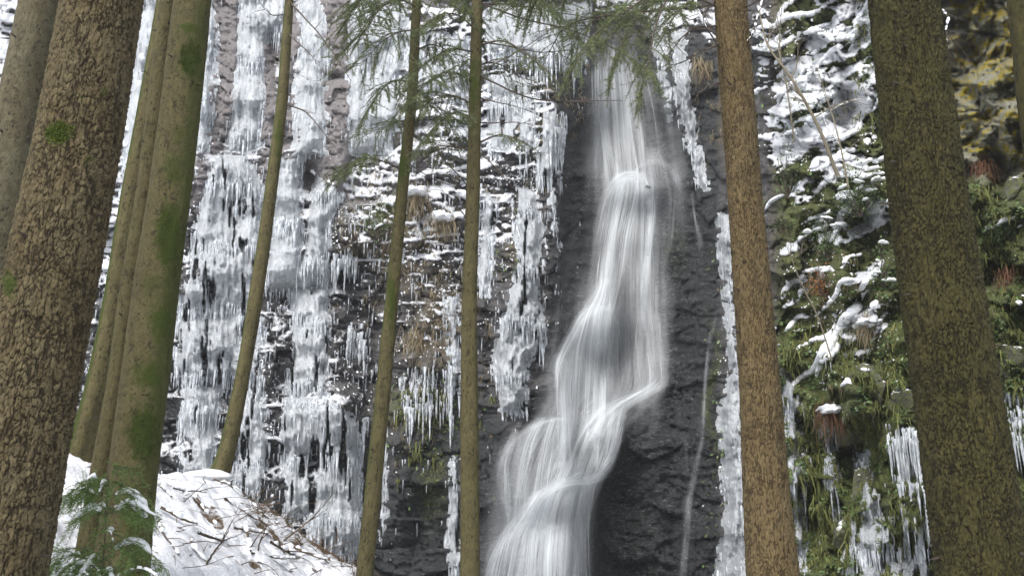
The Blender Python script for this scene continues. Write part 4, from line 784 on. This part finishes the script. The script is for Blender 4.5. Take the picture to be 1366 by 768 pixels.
    for (mx, my, mrx, mry, a) in mosspat:                 # the thick cushions carry blades of moss
        if a < .9: continue
        bag = Bag(); ok = np.argwhere(front & (gauss(sxp, syp, mx, my, mrx, mry) + .8 * (fbm(sxp / 9, syp / 9, int(my), 4) - .5) > .5)); 
        if len(ok) < 20: continue
        for k in RNG.integers(0, len(ok), 900):
            i, j = ok[k]; p = V[i, j]; nrm = (V[i, j] - c[i]) / np.linalg.norm(V[i, j] - c[i]); l = random.uniform(.008, .022)
            s = np.cross(nrm, RNG.normal(size=3)); s /= np.linalg.norm(s); e = p + nrm * l * .8 + RNG.normal(0, .35, 3) * l - np.array([0, 0, .4 * l]); bag.add([p - s * .0022, p + s * .0022, e], None, [[0, 1, 2]])
        bag.child('moss_patch', M_MOSS if len(mosspat) < 8 else M_DARKMOSS, root, smooth=False, kind='stuff')
    if total > 0:
        rs = np.random.default_rng(int(pts[0][0]) + 77)
        for k in range(stubs):
            i = int(rs.uniform(.05, .95) * np.searchsorted(s_all, vis)); a = rs.uniform(-1.7, 1.7); d = math.cos(a) * w[i] + math.sin(a) * u[i]; p = c[i] + d * R[i] * .93; l = rs.uniform(.02, .075); q = p + d * (R[i] * .07 + l) + np.array([0, 0, rs.uniform(-.3, .15) * l])
            child('branch_stub', *tube([p, (p + q) / 2, q], [rs.uniform(.007, .012), .006, .003], 6)[:1], M_TWIG, root, tube([p, (p + q) / 2, q], .01, 6)[1])
    return root, c, R
B_BIG = m_bark('scaly_spruce_bark', (0.020, 0.014, 0.006), (0.1290, 0.1066, 0.0568), (0.1015, 0.0757, 0.0344), 36, 18, 0.014)  # bark tones here are set darker, holding the canopy's shade in their colour
B_OLIVE = m_bark('olive_spruce_bark', (0.022, 0.018, 0.008), (0.0918, 0.0828, 0.0342), (0.1008, 0.0828, 0.0378), 26, 34, 0.006, scaly=False)
B_GREY = m_bark('grey_spruce_bark', (0.026, 0.022, 0.014), (0.1058, 0.0975, 0.0589), (0.0874, 0.0718, 0.0386), 24, 36, 0.005, scaly=False)
B_BROWN = m_bark('brown_spruce_bark', (0.026, 0.017, 0.007), (0.1276, 0.0950, 0.0458), (0.1214, 0.0862, 0.0378), 50, 24, 0.008)
B_DARK = m_bark('dark_mossy_spruce_bark', (0.009, 0.007, 0.002), (0.0516, 0.0447, 0.0138), (0.0387, 0.0361, 0.0077), 40, 24, 0.012)
B_RED = m_bark('reddish_spruce_bark', (0.04, 0.022, 0.012), (0.14, 0.095, 0.055), (0.11, 0.07, 0.04), 30, 24, 0.006, scaly=False)
T1, _, _ = tree('grey green smooth trunk cut off by the left picture edge', [(-22, 400), (6, 250), (25, 135), (53, 0)], [31, 28, 26, 24], 6.2, B_GREY, 80, .016, .003, mossside=(-1, .35), sx=22, sy=34)
T2, _, _ = tree('biggest left trunk with cracked brown bark and bright moss cushion', [(-9, 768), (41, 508), (92, 250), (137, 0)], [65, 61, 55, 49], 4.9, B_BIG, 250, .0065, .0062,
       mosspat=[(78, 178, 22, 16, .95), (12, 378, 12, 22, .8), (140, 122, 8, 8, .55), (118, 212, 10, 8, .5), (106, 128, 8, 8, .45)], sx=46, sy=21, lumps=.014, scaly=True)
T3, _, _ = tree('leaning twin trunk with dark moss patches on its right side', [(162, 758), (180, 610), (193, 510), (208, 385), (226, 260), (243, 128), (257, 0)], [32, 31, 31, 29, 27, 25, 24], 7.4, B_OLIVE, 120, .011, .004,
       mosspat=[(254, 78, 17, 26, 1.0), (255, 38, 20, 9, .8), (226, 318, 19, 50, 1.0), (214, 430, 20, 34, .8), (200, 500, 26, 26, .75), (192, 580, 24, 46, .95), (232, 225, 24, 30, .55), (180, 690, 22, 60, .6), (240, 180, 18, 20, .5), (205, 380, 24, 22, .5), (246, 140, 20, 16, .4)], mossside=(1, .5), roots=.05, base=None, sx=22, sy=36)
T3b, _, _ = tree('slim second stem pressed against the mossy twin trunk', [(136, 640), (158, 510), (175, 385), (195, 260), (213, 128), (227, 0)], [17, 15, 14, 13.5, 14.5, 13], 7.5, B_OLIVE, 64, .018, .004, mossside=(-1, .35), sx=22, sy=36)
T3c, _, _ = tree('thin trunk with a bright moss edge behind the mossy twin trunk', [(117, 562), (130, 510), (151, 400), (176, 250), (220, 0)], [14, 14, 12.5, 12, 10], 9.6, B_OLIVE, 56, .02, .004, mossside=(-1, .9), roots=.06)
T4, _, _ = tree('thin curved trunk leaning right from the snowy mound', [(291, 636), (303, 600), (322, 510), (343, 385), (362, 250), (376, 135), (386, 0)], [11.5, 10.5, 9.5, 9.3, 8, 7.4, 5.8], 13.6, B_OLIVE, 60, .03, .005, mosspat=[(372, 180, 8, 50, .7)], mossside=(-1, .6), base=1, roots=.05)
T5, _, _ = tree('thin trunk left of middle leaning slightly right', [(486, 768), (512, 510), (524, 385), (537, 250), (549, 135), (556, 0)], [11.5, 10, 8.7, 7.8, 7, 6.2], 11.0, B_OLIVE, 60, .025, .005, mosspat=[(535, 220, 10, 40, .75), (522, 400, 8, 60, .65)], mossside=(-1, .5))
T6, _, _ = tree('straight thin trunk standing upright at the picture middle', [(627, 768), (626, 510), (626, 400), (631, 250), (636.5, 0)], [13.5, 11.3, 10.2, 9, 7.2], 10.4, B_OLIVE, 60, .025, .005, mosspat=[(632, 120, 10, 60, .6)], mossside=(1, .3))
T7, _, _ = tree('brown scaly trunk right of the waterfall', [(1031, 768), (1021, 640), (1013, 510), (1003, 380), (993, 250), (974, 0)], [35, 30, 26.5, 24.5, 22.5, 21.3], 7.0, B_BROWN, 150, .010, .0042, sx=62, sy=30, lumps=.010, scaly=True)
T8, _, _ = tree('biggest right trunk with dark olive mossy bark', [(1312, 768), (1274, 510), (1255, 380), (1236, 250), (1205, 0)], [59, 54, 52, 48, 43], 4.6, B_DARK, 240, .0065, .0052, sx=58, sy=36, lumps=.012, scaly=True)
T9, _, _ = tree('trunk sliver crossing the upper right picture corner', [(1392, 260), (1375, 130), (1361, 0)], [17, 17, 16], 7.6, B_DARK, 56, .03, .004)
# boughs: photo pixels + distance
def bp(*l): return [P(a, b, y) for a, b, y in l]
for k, (tr, pts, kw) in enumerate([
    (T7, bp((960, 6, 7.0), (880, 14, 7.3), (800, 22, 7.7), (755, 36, 8.0), (738, 60, 8.2), (722, 92, 8.3)), dict(fol=(.45, .9), ntw=10, tl=.35, dens=.5)),
    (T7, bp((958, -60, 7.0), (900, -30, 7.0), (850, 5, 6.8), (800, 40, 6.7), (770, 80, 6.6)), dict(fol=(.2, 1), ntw=28, tl=.5, droop=.25, dens=.6)),
    (T7, bp((958, -80, 7.0), (915, -40, 6.6), (880, 20, 6.4), (865, 80, 6.3), (852, 132, 6.3)), dict(fol=(.25, 1), ntw=24, tl=.32, droop=.3, dens=.55)),
    (T7, bp((958, -80, 7.0), (900, -40, 6.9), (850, 20, 6.9), (825, 70, 6.9), (812, 110, 6.9)), dict(fol=(.3, 1), ntw=18, tl=.32, droop=.3, dens=.55)),
    (T7, bp((958, -120, 7.0), (840, -60, 7.4), (740, -20, 7.8), (690, 10, 8.0)), dict(fol=(.2, 1), ntw=40, tl=.5, droop=.35)),
    (T6, bp((640, 4, 10.4), (700, 26, 10.0), (760, 40, 9.6), (830, 70, 9.3), (872, 100, 9.2)), dict(fol=(.4, 1), ntw=20, tl=.5, dens=.8)),
    (T6, bp((634, 70, 10.4), (600, 66, 10.0), (570, 84, 9.7), (548, 105, 9.6)), dict(fol=(.2, 1), ntw=22, tl=.5, dens=.8)),
    (T6, bp((632, 110, 10.4), (600, 96, 10.0), (570, 110, 9.6), (540, 140, 9.4)), dict(fol=(.1, 1), ntw=26, tl=.55, dens=.9)),
    (T6, bp((634, 40, 10.4), (610, 20, 10), (585, 22, 9.8), (560, 40, 9.6)), dict(fol=(.2, 1), ntw=18, tl=.5, dens=.8)),
    (T6, bp((632, 160, 10.4), (610, 150, 10), (590, 160, 9.8), (565, 185, 9.7)), dict(fol=(.2, 1), ntw=18, tl=.45, dens=.8)),
    (T5, bp((556, 10, 11.0), (530, 0, 10.5), (505, 15, 10.2), (485, 50, 10.0)), dict(fol=(.1, 1), ntw=34, tl=.7)),
    (T5, bp((557, -30, 11.0), (520, -30, 10.5), (490, -10, 10.2), (470, 20, 10.0)), dict(fol=(.1, 1), ntw=34, tl=.7)),
    (T5, bp((560, -20, 11.0), (590, -20, 10.6), (612, 0, 10.3), (630, 25, 10.2)), dict(fol=(.1, 1), ntw=26, tl=.6)),
    (T5, bp((547, 110, 11.0), (525, 108, 10.7), (508, 122, 10.5), (488, 150, 10.4)), dict(fol=(.2, 1), ntw=20, tl=.5, dens=.8)),
    (T6, bp((636, 20, 10.4), (665, 0, 10.6), (700, -5, 10.7), (745, 15, 10.8)), dict(fol=(.1, 1), ntw=30, tl=.55, dens=.6)),
    (T6, bp((632, 90, 10.4), (655, 84, 10.6), (680, 92, 10.7), (705, 112, 10.8)), dict(fol=(.1, 1), ntw=18, tl=.5, dens=.5)),
    (T5, bp((551, 70, 11.0), (575, 60, 11.2), (600, 70, 11.3), (625, 95, 11.4)), dict(fol=(.1, 1), ntw=24, tl=.55, dens=.6)),
    (T5, bp((553, 40, 11.0), (530, 44, 11.2), (505, 60, 11.3), (480, 90, 11.4)), dict(fol=(.1, 1), ntw=26, tl=.6, dens=.6)),
    (T5, bp((545, 160, 11.0), (525, 165, 11.2), (500, 180, 11.3)), dict(fol=(.1, 1), ntw=16, tl=.5, dens=.6)),
    (T6, bp((631, 140, 10.4), (606, 128, 10.6), (580, 132, 10.7), (552, 150, 10.8)), dict(fol=(.1, 1), ntw=26, tl=.55, dens=.6)),
    (T6, bp((630, 200, 10.4), (600, 196, 10.6), (575, 205, 10.7)), dict(fol=(.2, 1), ntw=14, tl=.45, dens=.5)),
    (T7, bp((957, -20, 7.0), (900, -8, 7.3), (840, 10, 7.6), (790, 30, 7.9), (760, 60, 8.0)), dict(fol=(.2, 1), ntw=34, tl=.45, dens=.6)),
    (T7, bp((957, 10, 7.0), (930, 0, 6.8), (905, 15, 6.7), (885, 50, 6.6)), dict(fol=(.3, 1), ntw=16, tl=.3, dens=.6)),
    (T5, bp((538, 228, 11.0), (510, 215, 10.7), (480, 212, 10.4), (452, 228, 10.2)), dict(fol=(.3, 1), ntw=20, tl=.5, dens=.8)),
    (T6, bp((640, -10, 10.4), (680, -20, 10.0), (720, 0, 9.7), (750, 25, 9.5)), dict(fol=(.1, 1), ntw=26, tl=.5, dens=.8)),
    (T6, bp((641, 60, 10.4), (670, 55, 10.0), (700, 70, 9.7), (730, 96, 9.5)), dict(fol=(.3, 1), ntw=12, tl=.5, dens=.5)),
    (T6, bp((640, 190, 10.4), (668, 180, 10.1), (700, 190, 9.9)), dict(fol=(.3, 1), ntw=10, tl=.4, dens=.5)),
    (T5, bp((540, 140, 11.0), (570, 135, 10.8), (590, 150, 10.6), (606, 180, 10.5)), dict(fol=(.2, 1), ntw=16, tl=.5, dens=.7)),
]): bough(tr, pts, 2000 + k, **kw)
for k, (tr, pts, r0, sn) in enumerate([
    (T4, [(386, 2, 13.6), (420, 40, 13.2), (450, 80, 12.9), (468, 110, 12.8)], .018, 0), (T4, [(383, 44, 13.6), (410, 70, 13.3), (432, 96, 13.1)], .014, 0), (T4, [(381, 140, 13.6), (408, 148, 13.3), (430, 172, 13.1), (455, 205, 13)], .016, 0),
    (T4, [(383, 20, 13.6), (360, 20, 13.4), (344, 4, 13.3)], .012, 0), (T4, [(376, 96, 13.6), (392, 98, 13.4), (405, 104, 13.3)], .009, 0),
    (T6, [(640, 5, 10.4), (690, 8, 10.1), (735, 18, 9.8), (800, 30, 9.6)], .012, 0), (T6, [(642, 55, 10.4), (690, 64, 10.1), (730, 68, 9.9), (774, 64, 9.8)], .011, 0), (T6, [(641, 102, 10.4), (700, 130, 10.0), (760, 138, 9.8), (830, 136, 9.7)], .013, 0),
    (T6, [(641, 130, 10.4), (680, 138, 10.1), (715, 146, 9.9)], .009, 0), (T6, [(642, 95, 10.4), (680, 75, 10.1), (720, 50, 9.9), (745, 30, 9.8)], .009, 0), (T6, [(640, 165, 10.4), (690, 165, 10.2), (720, 172, 10.1)], .009, 0),
    (T6, [(640, 205, 10.4), (662, 226, 10.2), (684, 252, 10.1)], .010, 0), (T6, [(628, 196, 10.4), (600, 195, 10.2), (552, 182, 10)], .009, 0), (T6, [(627, 252, 10.4), (600, 222, 10.2), (575, 190, 10), (556, 160, 9.9)], .010, 0),
    (T6, [(626, 324, 10.4), (600, 322, 10.2), (575, 324, 10.1)], .009, 0), (T6, [(626, 382, 10.4), (600, 390, 10.2), (574, 405, 10.1)], .008, 0), (T6, [(626, 420, 10.4), (606, 424, 10.2), (594, 434, 10.1)], .007, 0), (T6, [(627, 300, 10.4), (604, 270, 10.2), (584, 252, 10.1)], .008, 0),
    (T5, [(532, 300, 11), (500, 318, 10.8), (470, 330, 10.7)], .009, 0), (T5, [(548, 150, 11), (580, 130, 10.8), (605, 90, 10.6)], .009, 0), (T5, [(540, 215, 11), (575, 236, 10.8), (610, 250, 10.7)], .010, 0), (T5, [(552, 60, 11), (580, 80, 10.8), (612, 118, 10.6), (640, 150, 10.2)], .009, 0),
    (T7, [(956, 34, 7.0), (925, 40, 6.9), (905, 60, 6.9), (890, 78, 6.9)], .010, 0), (T7, [(958, 60, 7.0), (930, 72, 6.9), (905, 84, 6.9), (876, 90, 6.9)], .009, 0), (T7, [(952, 4, 7.0), (935, 20, 6.9), (910, 30, 6.9)], .008, 0),
    (T7, [(962, 66, 6.95), (945, 40, 6.8), (930, 10, 6.7), (924, -20, 6.7)], .008, 1), (T7, [(994, 62, 6.95), (1006, 48, 6.8), (1014, 28, 6.8), (1020, 6, 6.8)], .008, 1), (T7, [(990, 10, 6.95), (1010, 0, 6.8), (1030, -15, 6.8)], .008, 0), (T7, [(960, 110, 7.0), (940, 122, 6.9), (925, 140, 6.9)], .007, 0),
    (T1, [(70, 60, 6.2), (84, 80, 6.1), (90, 95, 6.1)], .005, 0), (T8, [(1250, 12, 4.6), (1262, 30, 4.5), (1264, 60, 4.45)], .005, 1),
]): bare_branch(tr, bp(*pts), 3000 + k, r0, snow=bool(sn))

# ------------------------------------------------------------------ saplings and shrubs on the right slope
def sapling(label, pts, r0, seed, snow=False):
    w = np.array(bp(*pts)); root = empty('bare_sapling', w[0].tolist(), label, 'sapling', 'bare saplings on the right slope')
    b = Bag(); pth = bez(w, 22); b.add(*tube(pth, np.linspace(r0, r0 * .3, len(pth)), 7)); b.child('stem', M_SAP, root)
    rnd = np.random.default_rng(seed)
    for k in range(7):
        i = int(rnd.uniform(.25, .95) * (len(pth) - 1)); p = pth[i]; d = np.array([rnd.normal(0, .6), rnd.normal(-.1, .3), rnd.uniform(.2, .9)]); d /= np.linalg.norm(d); L = rnd.uniform(.3, .9)
        bare_branch(root, [p, p + d * L * .5, p + d * L + rnd.normal(0, .08, 3)], seed + k, r0 * .4, 4, .35, M_SAP, snow and k % 2 == 0)
sapling('thickest bare sapling leaning left across the snowy slope', [(1118, 236, 13.9), (1092, 170, 13.7), (1056, 105, 13.6), (1024, 60, 13.6), (1012, 10, 13.6)], .034, 61)
sapling('thin upright bare sapling left of the thickest one', [(1060, 190, 14.4), (1050, 120, 14.2), (1040, 60, 14.1), (1044, 0, 14)], .016, 62)
sapling('snow dusted sapling beside the dark cleft', [(1132, 250, 13.5), (1120, 190, 13.3), (1106, 140, 13.2), (1090, 90, 13.2)], .016, 63, True)
sapling('dark crooked sapling low beside the brown trunk', [(1110, 480, 13.6), (1090, 420, 13.4), (1070, 380, 13.3), (1050, 330, 13.3)], .013, 64)
def shrub(label, cx, cy, rx, ry, seed, n=700, ms=None, leaf=(.03, .07), snow=12, depth=.6, bush='evergreen_shrub', cat='shrub', grp='evergreen shrubs on the right slope', lmat=None):
    rnd = np.random.default_rng(seed); Y = float(samp(CLS, cx, cy)) - .25; m = mpp(cx, cy, Y); base = P(cx, cy + ry * .9, Y); c = P(cx, cy, Y); root = empty(bush, base.tolist(), label, cat, grp)
    b = Bag(); f = Bag(); sn = Bag()
    for k in range(16):
        e = c + np.array([rnd.normal(0, .5) * rx, rnd.normal(0, .4) * rx * depth - .1 * rx, rnd.normal(0, .5) * ry]) * m; mid = (base + e) / 2 + rnd.normal(0, .12, 3) * rx * m; pth = bez([base, mid, e], 10)
        b.add(*tube(pth, np.linspace(.012, .004, len(pth)), 4))
        for j in range(n // 16):
            t = rnd.uniform(.35, 1); q = pth[int(t * (len(pth) - 1))] + rnd.normal(0, .2, 3) * np.array([rx, rx * depth, ry]) * m; leafq(f, q, rnd.uniform(*leaf))
        if k < snow:
            s = rnd.uniform(.07, .17) * rx * m; lumpobj('snow_clump', root, e + np.array([0, -.05, s * .3]), (s * rnd.uniform(1.2, 2.6), s, s * .75), rnd.uniform(-.5, .3))
    b.child('stem', M_TWIG, root); f.child('leaves', lmat or M_LEAF, root, smooth=False, kind='stuff')
shrub('bluish evergreen shrub dusted with snow, left of the biggest right trunk', 1148, 250, 40, 44, 71, 1100)
shrub('green leafy shrub below the thickest sapling', 1105, 318, 30, 34, 72, 800, snow=5)
shrub('shrub with snowy branches hanging over the brown leaves', 1180, 360, 26, 44, 73, 700, snow=8)
shrub('orange brown dead beech leaves between snow lumps', 1096, 372, 30, 26, 74, 420, snow=3, bush='beech_shrub', grp='dead leaf shrubs', lmat=M_BEECH)
shrub('snowy dark green shrub at the right picture edge', 1338, 300, 36, 24, 75, 700, snow=8)
shrub('small leafy plant on the tan ledge left of the leaning middle trunk', 505, 292, 26, 22, 76, 450, snow=5, grp='small plants on the left face')
shrub('snow specked leafy plant behind the brown trunk, right side', 1052, 230, 22, 40, 77, 500, snow=8)
def rusty(label, px, py, n, L, seed, mat=M_RUST, cap=False):
    r = random.Random(seed); Y = float(samp(CLS, px, py)) - .2; m = mpp(px, py, Y); p = P(px, py, Y); root = empty('grass_tuft', p.tolist(), label, 'grass tuft', 'hanging grass tufts on the rock')
    b = Bag(); blade_tuft(b, p, n * 2, L * .75 * m, .4 * m, 1.0, 1.0, r); b.child('blades', mat, root, smooth=False, kind='stuff')
    if cap: v, t = lump(ICO3, seed, .4); v, t = snowlump(seed); child('snow_cap', v * np.array([L * .34, L * .3, L * .17]) * m + p + np.array([0, -.1, .06 * L * m]), M_SNOW, root, None, t)
rusty('rusty red grass tuft above dark hollow, left of icicle bank', 1106, 552, 120, 48, 81, M_RUST, True)
rusty('red brown root tuft right of the biggest trunk, high', 1310, 226, 90, 40, 82)
rusty('rust coloured hanging roots at the right edge, middle height', 1348, 372, 110, 50, 83)
rusty('tan grass tuft beneath a snow cap, between middle trunks', 555, 262, 110, 46, 84, M_DRY, True)
rusty('tan grass tuft under snow just left of the straight trunk', 592, 296, 100, 44, 85, M_DRY, True)
rusty('straw tuft hanging low between the middle trunks', 556, 452, 110, 44, 86, M_DRY)
rusty('brown grass tuft under a snow ridge, left of biggest right trunk', 1158, 436, 110, 44, 87, M_DRY, True)
rusty('brown overhanging straw left of the brown trunk top', 940, 92, 90, 40, 88, M_DRY)
# long snow ridges lying on the ledges and roots of the right slope
for k, (ln, r_, g_) in enumerate([([(1060, 520), (1078, 500), (1100, 478), (1120, 448), (1140, 415), (1160, 380), (1178, 352)], .17, .22), ([(1066, 470), (1085, 455), (1105, 452), (1118, 430)], .12, .3), ([(1120, 440), (1140, 436), (1160, 440), (1185, 420)], .13, .3), ([(1050, 445), (1062, 430), (1078, 424)], .12, .3),
        ([(1090, 500), (1100, 488), (1112, 474), (1116, 458)], .12, .3), ([(1046, 400), (1056, 384), (1072, 380)], .12, .3), ([(1068, 366), (1088, 360), (1106, 362)], .11, .3), ([(1090, 420), (1112, 402), (1128, 380), (1140, 372)], .11, .3), ([(1112, 205), (1124, 190), (1140, 176), (1150, 160)], .13, .25), ([(1096, 230), (1110, 218), (1130, 204), (1146, 200)], .12, .3),
        ([(1010, 42), (1040, 30), (1070, 26), (1110, 6)], .17, .25), ([(1014, 70), (1050, 60), (1090, 40), (1110, 36)], .14, .3), ([(1090, 90), (1110, 76), (1128, 62), (1142, 44)], .13, .3), ([(1134, 70), (1143, 40), (1150, 16), (1160, -8)], .09, .3), ([(1030, 130), (1056, 118), (1084, 106)], .13, .3), ([(1058, 168), (1084, 158), (1108, 154)], .13, .3),
        ([(1070, 300), (1084, 290), (1102, 286)], .1, .3), ([(1020, 280), (1034, 268), (1050, 262)], .11, .3), ([(1100, 330), (1118, 312), (1136, 300)], .09, .3)]):
    q = bez([(a, b, 0) for a, b in ln], 28)[:, :2]; snow_strip('snow_patch', cliff, on_cliff(q[:, 0] + 3 * np.sin(q[:, 1] / 7 + k), q[:, 1] + 3 * np.sin(q[:, 0] / 9), .0), r_ * .5, 900 + k, gap=.16)
d_strip = lambda px, py: np.maximum.reduce([.9 * gauss(px, py, 1080, 130, 80, 160), .8 * gauss(px, py, 1110, 410, 60, 80), .25 * (px > 1300) * (py > 260) * (py < 420)]) * (px > 1000)
for k, (px, py) in enumerate(scatter(42, d_strip, 31)):
    L = random.uniform(10, 34); t = np.linspace(-.5, .5, 14); xs_ = px + L * t + 2 * np.sin(t * 9 + k); ys_ = py - .55 * L * t * random.uniform(.2, 1.6) + 2.5 * np.sin(t * 7 + 2 * k)
    snow_strip('snow_patch', cliff, on_cliff(xs_, ys_, .0), random.uniform(2.2, 5.5) * mpp(px, py, float(samp(CLY, px, py))), 950 + k, gap=.22)

# ------------------------------------------------------------------ the snowy mound: sticks, root stump, twigs, young fir
def on_ground(px, py):                                    # first ground point seen in that direction
    x, y, z = rays(px, py); t = np.arange(3.5, 30, .02); h = CAMZ + z * t / y - ground(x * t / y, t); i = int(np.argmax(h < 0)) if (h < 0).any() else 0
    return np.array([x * t[i] / y, t[i], float(ground(x * t[i] / y, t[i]))])
STK = [((205, 640), (228, 668), 'dark branch right beside the foot of the mossy twin trunk'), ((214, 680), (262, 704), 'long dark branch sloping down just right of the mossy twin trunk'), ((232, 655), (275, 662), 'nearly level stick high on the mound below the dark rock'),
 ((262, 668), (292, 702), 'stick slanting steeply down below the root stump'), ((285, 642), (330, 668), 'branch running down the crest just right of the leaning trunk foot'), ((312, 708), (356, 714), 'level stick in the middle of the lower mound'),
 ((325, 705), (332, 748), 'short stick pointing straight toward the viewer low on the mound'), ((350, 690), (398, 716), 'branch along the crest before the broad ice curtain'), ((336, 742), (404, 748), 'level branch at the bottom picture edge, lower right of the mound'),
 ((255, 722), (276, 752), 'stick sloping down at the bottom of the mound, centre left'), ((210, 700), (240, 746), 'branch half buried low beside the mossy twin trunk'), ((392, 733), (440, 752), 'last branch at the lower right end of the mound'),
 ((265, 714), (304, 724), 'thin level stick left of the mound middle'), ((300, 668), (342, 700), 'branch in the upper middle of the mound slanting right'), ((360, 726), (394, 742), 'short stick near the right end of the mound, under crest brush'), ((200, 622), (216, 642), 'stub of branch at the very top left of the mound')]
for k, (a, b_, lab) in enumerate(STK):
    pa, pb = on_ground(*a), on_ground(*b_)
    if np.linalg.norm(pa - pb) > 2.4: pb = pa + (pb - pa) * 2.4 / np.linalg.norm(pa - pb)
    mid = (pa + pb) / 2 + np.array([random.gauss(0, .04), random.gauss(0, .04), 0]); pa[2] += .03; pb[2] = float(ground(pb[0], pb[1])) + random.uniform(-.02, .10); mid[2] = max(mid[2], float(ground(mid[0], mid[1])) + .02)
    root = empty('fallen_branch', pa.tolist(), lab, 'branch', 'dead branches on the snowy mound')
    r0 = random.uniform(.010, .019); pth = bez([pa, mid, pb], 14); pth = pth + np.cumsum(RNG.normal(0, .003, pth.shape), 0)
    bb = Bag(); bb.add(*tube(pth, np.linspace(r0, r0 * .5, len(pth)), 7))
    for j in range(random.randint(0, 3)):
        i = random.randint(2, len(pth) - 3); d = (pth[i + 1] - pth[i]) / np.linalg.norm(pth[i + 1] - pth[i]) + RNG.normal(0, .45, 3); d /= np.linalg.norm(d); l = random.uniform(.15, .45); w = bez([pth[i], pth[i] + d * l * .5, pth[i] + d * l + RNG.normal(0, .04, 3)], 6); bb.add(*tube(w, np.linspace(r0 * .5, r0 * .2, len(w)), 5))
    bb.child('stick', M_STICK, root)
    snow_strip('snow_cover', root, pth, r0 * 2.0, 640 + k, gap=.40)
bag = Bag()                                               # thin twigs half under the snow
for k in range(85):
    px = random.uniform(196, 440); py = random.uniform(640, 766)
    if py < 640 + (px - 270) * .55: continue
    p = on_ground(px, py); d = np.array([random.gauss(.5, .8), random.gauss(-.4, .6), random.gauss(-.1, .25)]); d /= np.linalg.norm(d); l = random.uniform(.12, .6); w = bez([p - d * .05, p + d * l * .5 + np.array([0, 0, random.uniform(-.02, .05)]), p + d * l + RNG.normal(0, .04, 3)], 6); bag.add(*tube(w, np.linspace(random.uniform(.003, .008), .002, len(w)), 4))
bag.put('twigs', M_STICK, kind='stuff', label='thin dead twigs scattered over the snowy mound')
for k, (pts, lab) in enumerate([([(378, 722, 0), (405, 700, .3), (425, 680, .6), (452, 652, .95)], 'tall bare twig rising from the mound before the ice curtain'), ([(275, 752, 0), (290, 725, .2), (302, 706, .4)], 'small upright twig in the snow at the bottom'), ([(345, 735, 0), (350, 712, .2), (358, 690, .4)], 'dead twig standing among the fallen branches')]):
    g0 = on_ground(*pts[0][:2]); w = [g0] + [P(a, b_, g0[1]) for a, b_, _ in pts[1:]]; root = empty('dead_twig', g0.tolist(), lab, 'twig', 'bare twigs on the mound'); bare_branch(root, w, 4000 + k, .012, 6, .4, M_STICK)
# brown brush along the crest
bag = Bag()
for k in range(260):
    px = random.uniform(330, 480); py = 655 + (px - 330) * .62 + random.uniform(-6, 26); p = on_ground(px, py); d = RNG.normal(0, 1, 3); d[2] = abs(d[2]) * .5; d /= np.linalg.norm(d); l = random.uniform(.12, .5); bag.add(*tube(bez([p, p + d * l * .6, p + d * l + RNG.normal(0, .05, 3)], 5), np.linspace(.005, .002, 6)[:len(bez([p, p, p], 5))], 3))
bag.put('undergrowth', M_BRUSH, kind='stuff', label='brown twigs and brush along the crest of the mound')
p = P(272, 642, 13.4); st = empty('root_stump', p.tolist(), 'mossy root stump capped with snow at the foot of leaning trunk', 'stump'); v, t = rockmesh(77, ICO3, 14, .1)
child('stump_wood', v * np.array([.28, .25, .2]) + p + np.array([.1, 0, -.1]), M_MOSSROCK, st, None, t)
v, t = lump(ICO3, 78, .3); child('snow_cap', v * np.array([.36, .3, .10]) + p + np.array([.06, -.02, .07]), M_SNOW, st, None, t)
# young fir in front of the mossy twin trunk
fb = P(128, 900, 5.6); fir = empty('fir_sapling', fb.tolist(), 'young fir with bright green needles and snow between the left trunks', 'sapling')
ft = P(146, 612, 5.7); b = Bag(); b.add(*tube(bez([fb, (fb + ft) / 2, ft], 16), np.linspace(.009, .003, 17)[:len(bez([fb, fb, ft], 16))], 8)); b.child('stem', M_TWIG, fir)
for k in range(42):
    t = random.uniform(.2, 1.0); p = fb + (ft - fb) * t; a = random.uniform(0, 6.28); L = (1.0 - .6 * t) * random.uniform(.5, 1.0) * .62
    d = np.array([math.cos(a) + .1, math.sin(a) * .6 - .15, random.uniform(-.1, .35)]); e = p + d * L + np.array([0, 0, -.34 * L])
    bough(fir, [p, p + d * L * .55, e], 5000 + k, (.15, 1), 12, .2, .3, .003, M_NEEDLE_B, .019, .9)
    if k % 2: snow_strip('snow_cover', fir, bez([p + d * L * .2, p + d * L * .55 + np.array([0, 0, .004]), e], 8), random.uniform(.010, .026), 800 + k, gap=.3)


# ------------------------------------------------------------------ cold damp air round the falls
zs = []
for o in S.objects:
    if o.type == 'MESH' and o.parent is None: zs += [c[2] + o.location.z for c in o.bound_box]
    elif o.type == 'MESH': zs += [c[2] * o.scale.z + o.location.z + o.parent.location.z for c in o.bound_box]
z0, z1 = min(zs) - 1.0, max(zs) + 1.0
hv = np.array([[x, y, z] for z in (z0, z1) for y in (-320, 320) for x in (-320, 320)], float)
hq = [[0, 2, 3, 1], [4, 5, 7, 6], [0, 1, 5, 4], [2, 6, 7, 3], [0, 4, 6, 2], [1, 3, 7, 5]]
g = G('haze_air'); g.t.links.new(g.n('VolumePrincipled', {'Color': (0.93, 0.96, 1.0, 1), 'Density': HAZE, 'Anisotropy': 0.0}).outputs[0], g.o.inputs['Volume'])
put('haze', mesh('haze', hv, hq, smooth=False), g.m, kind='stuff', label='thin cold haze hanging in the gorge')
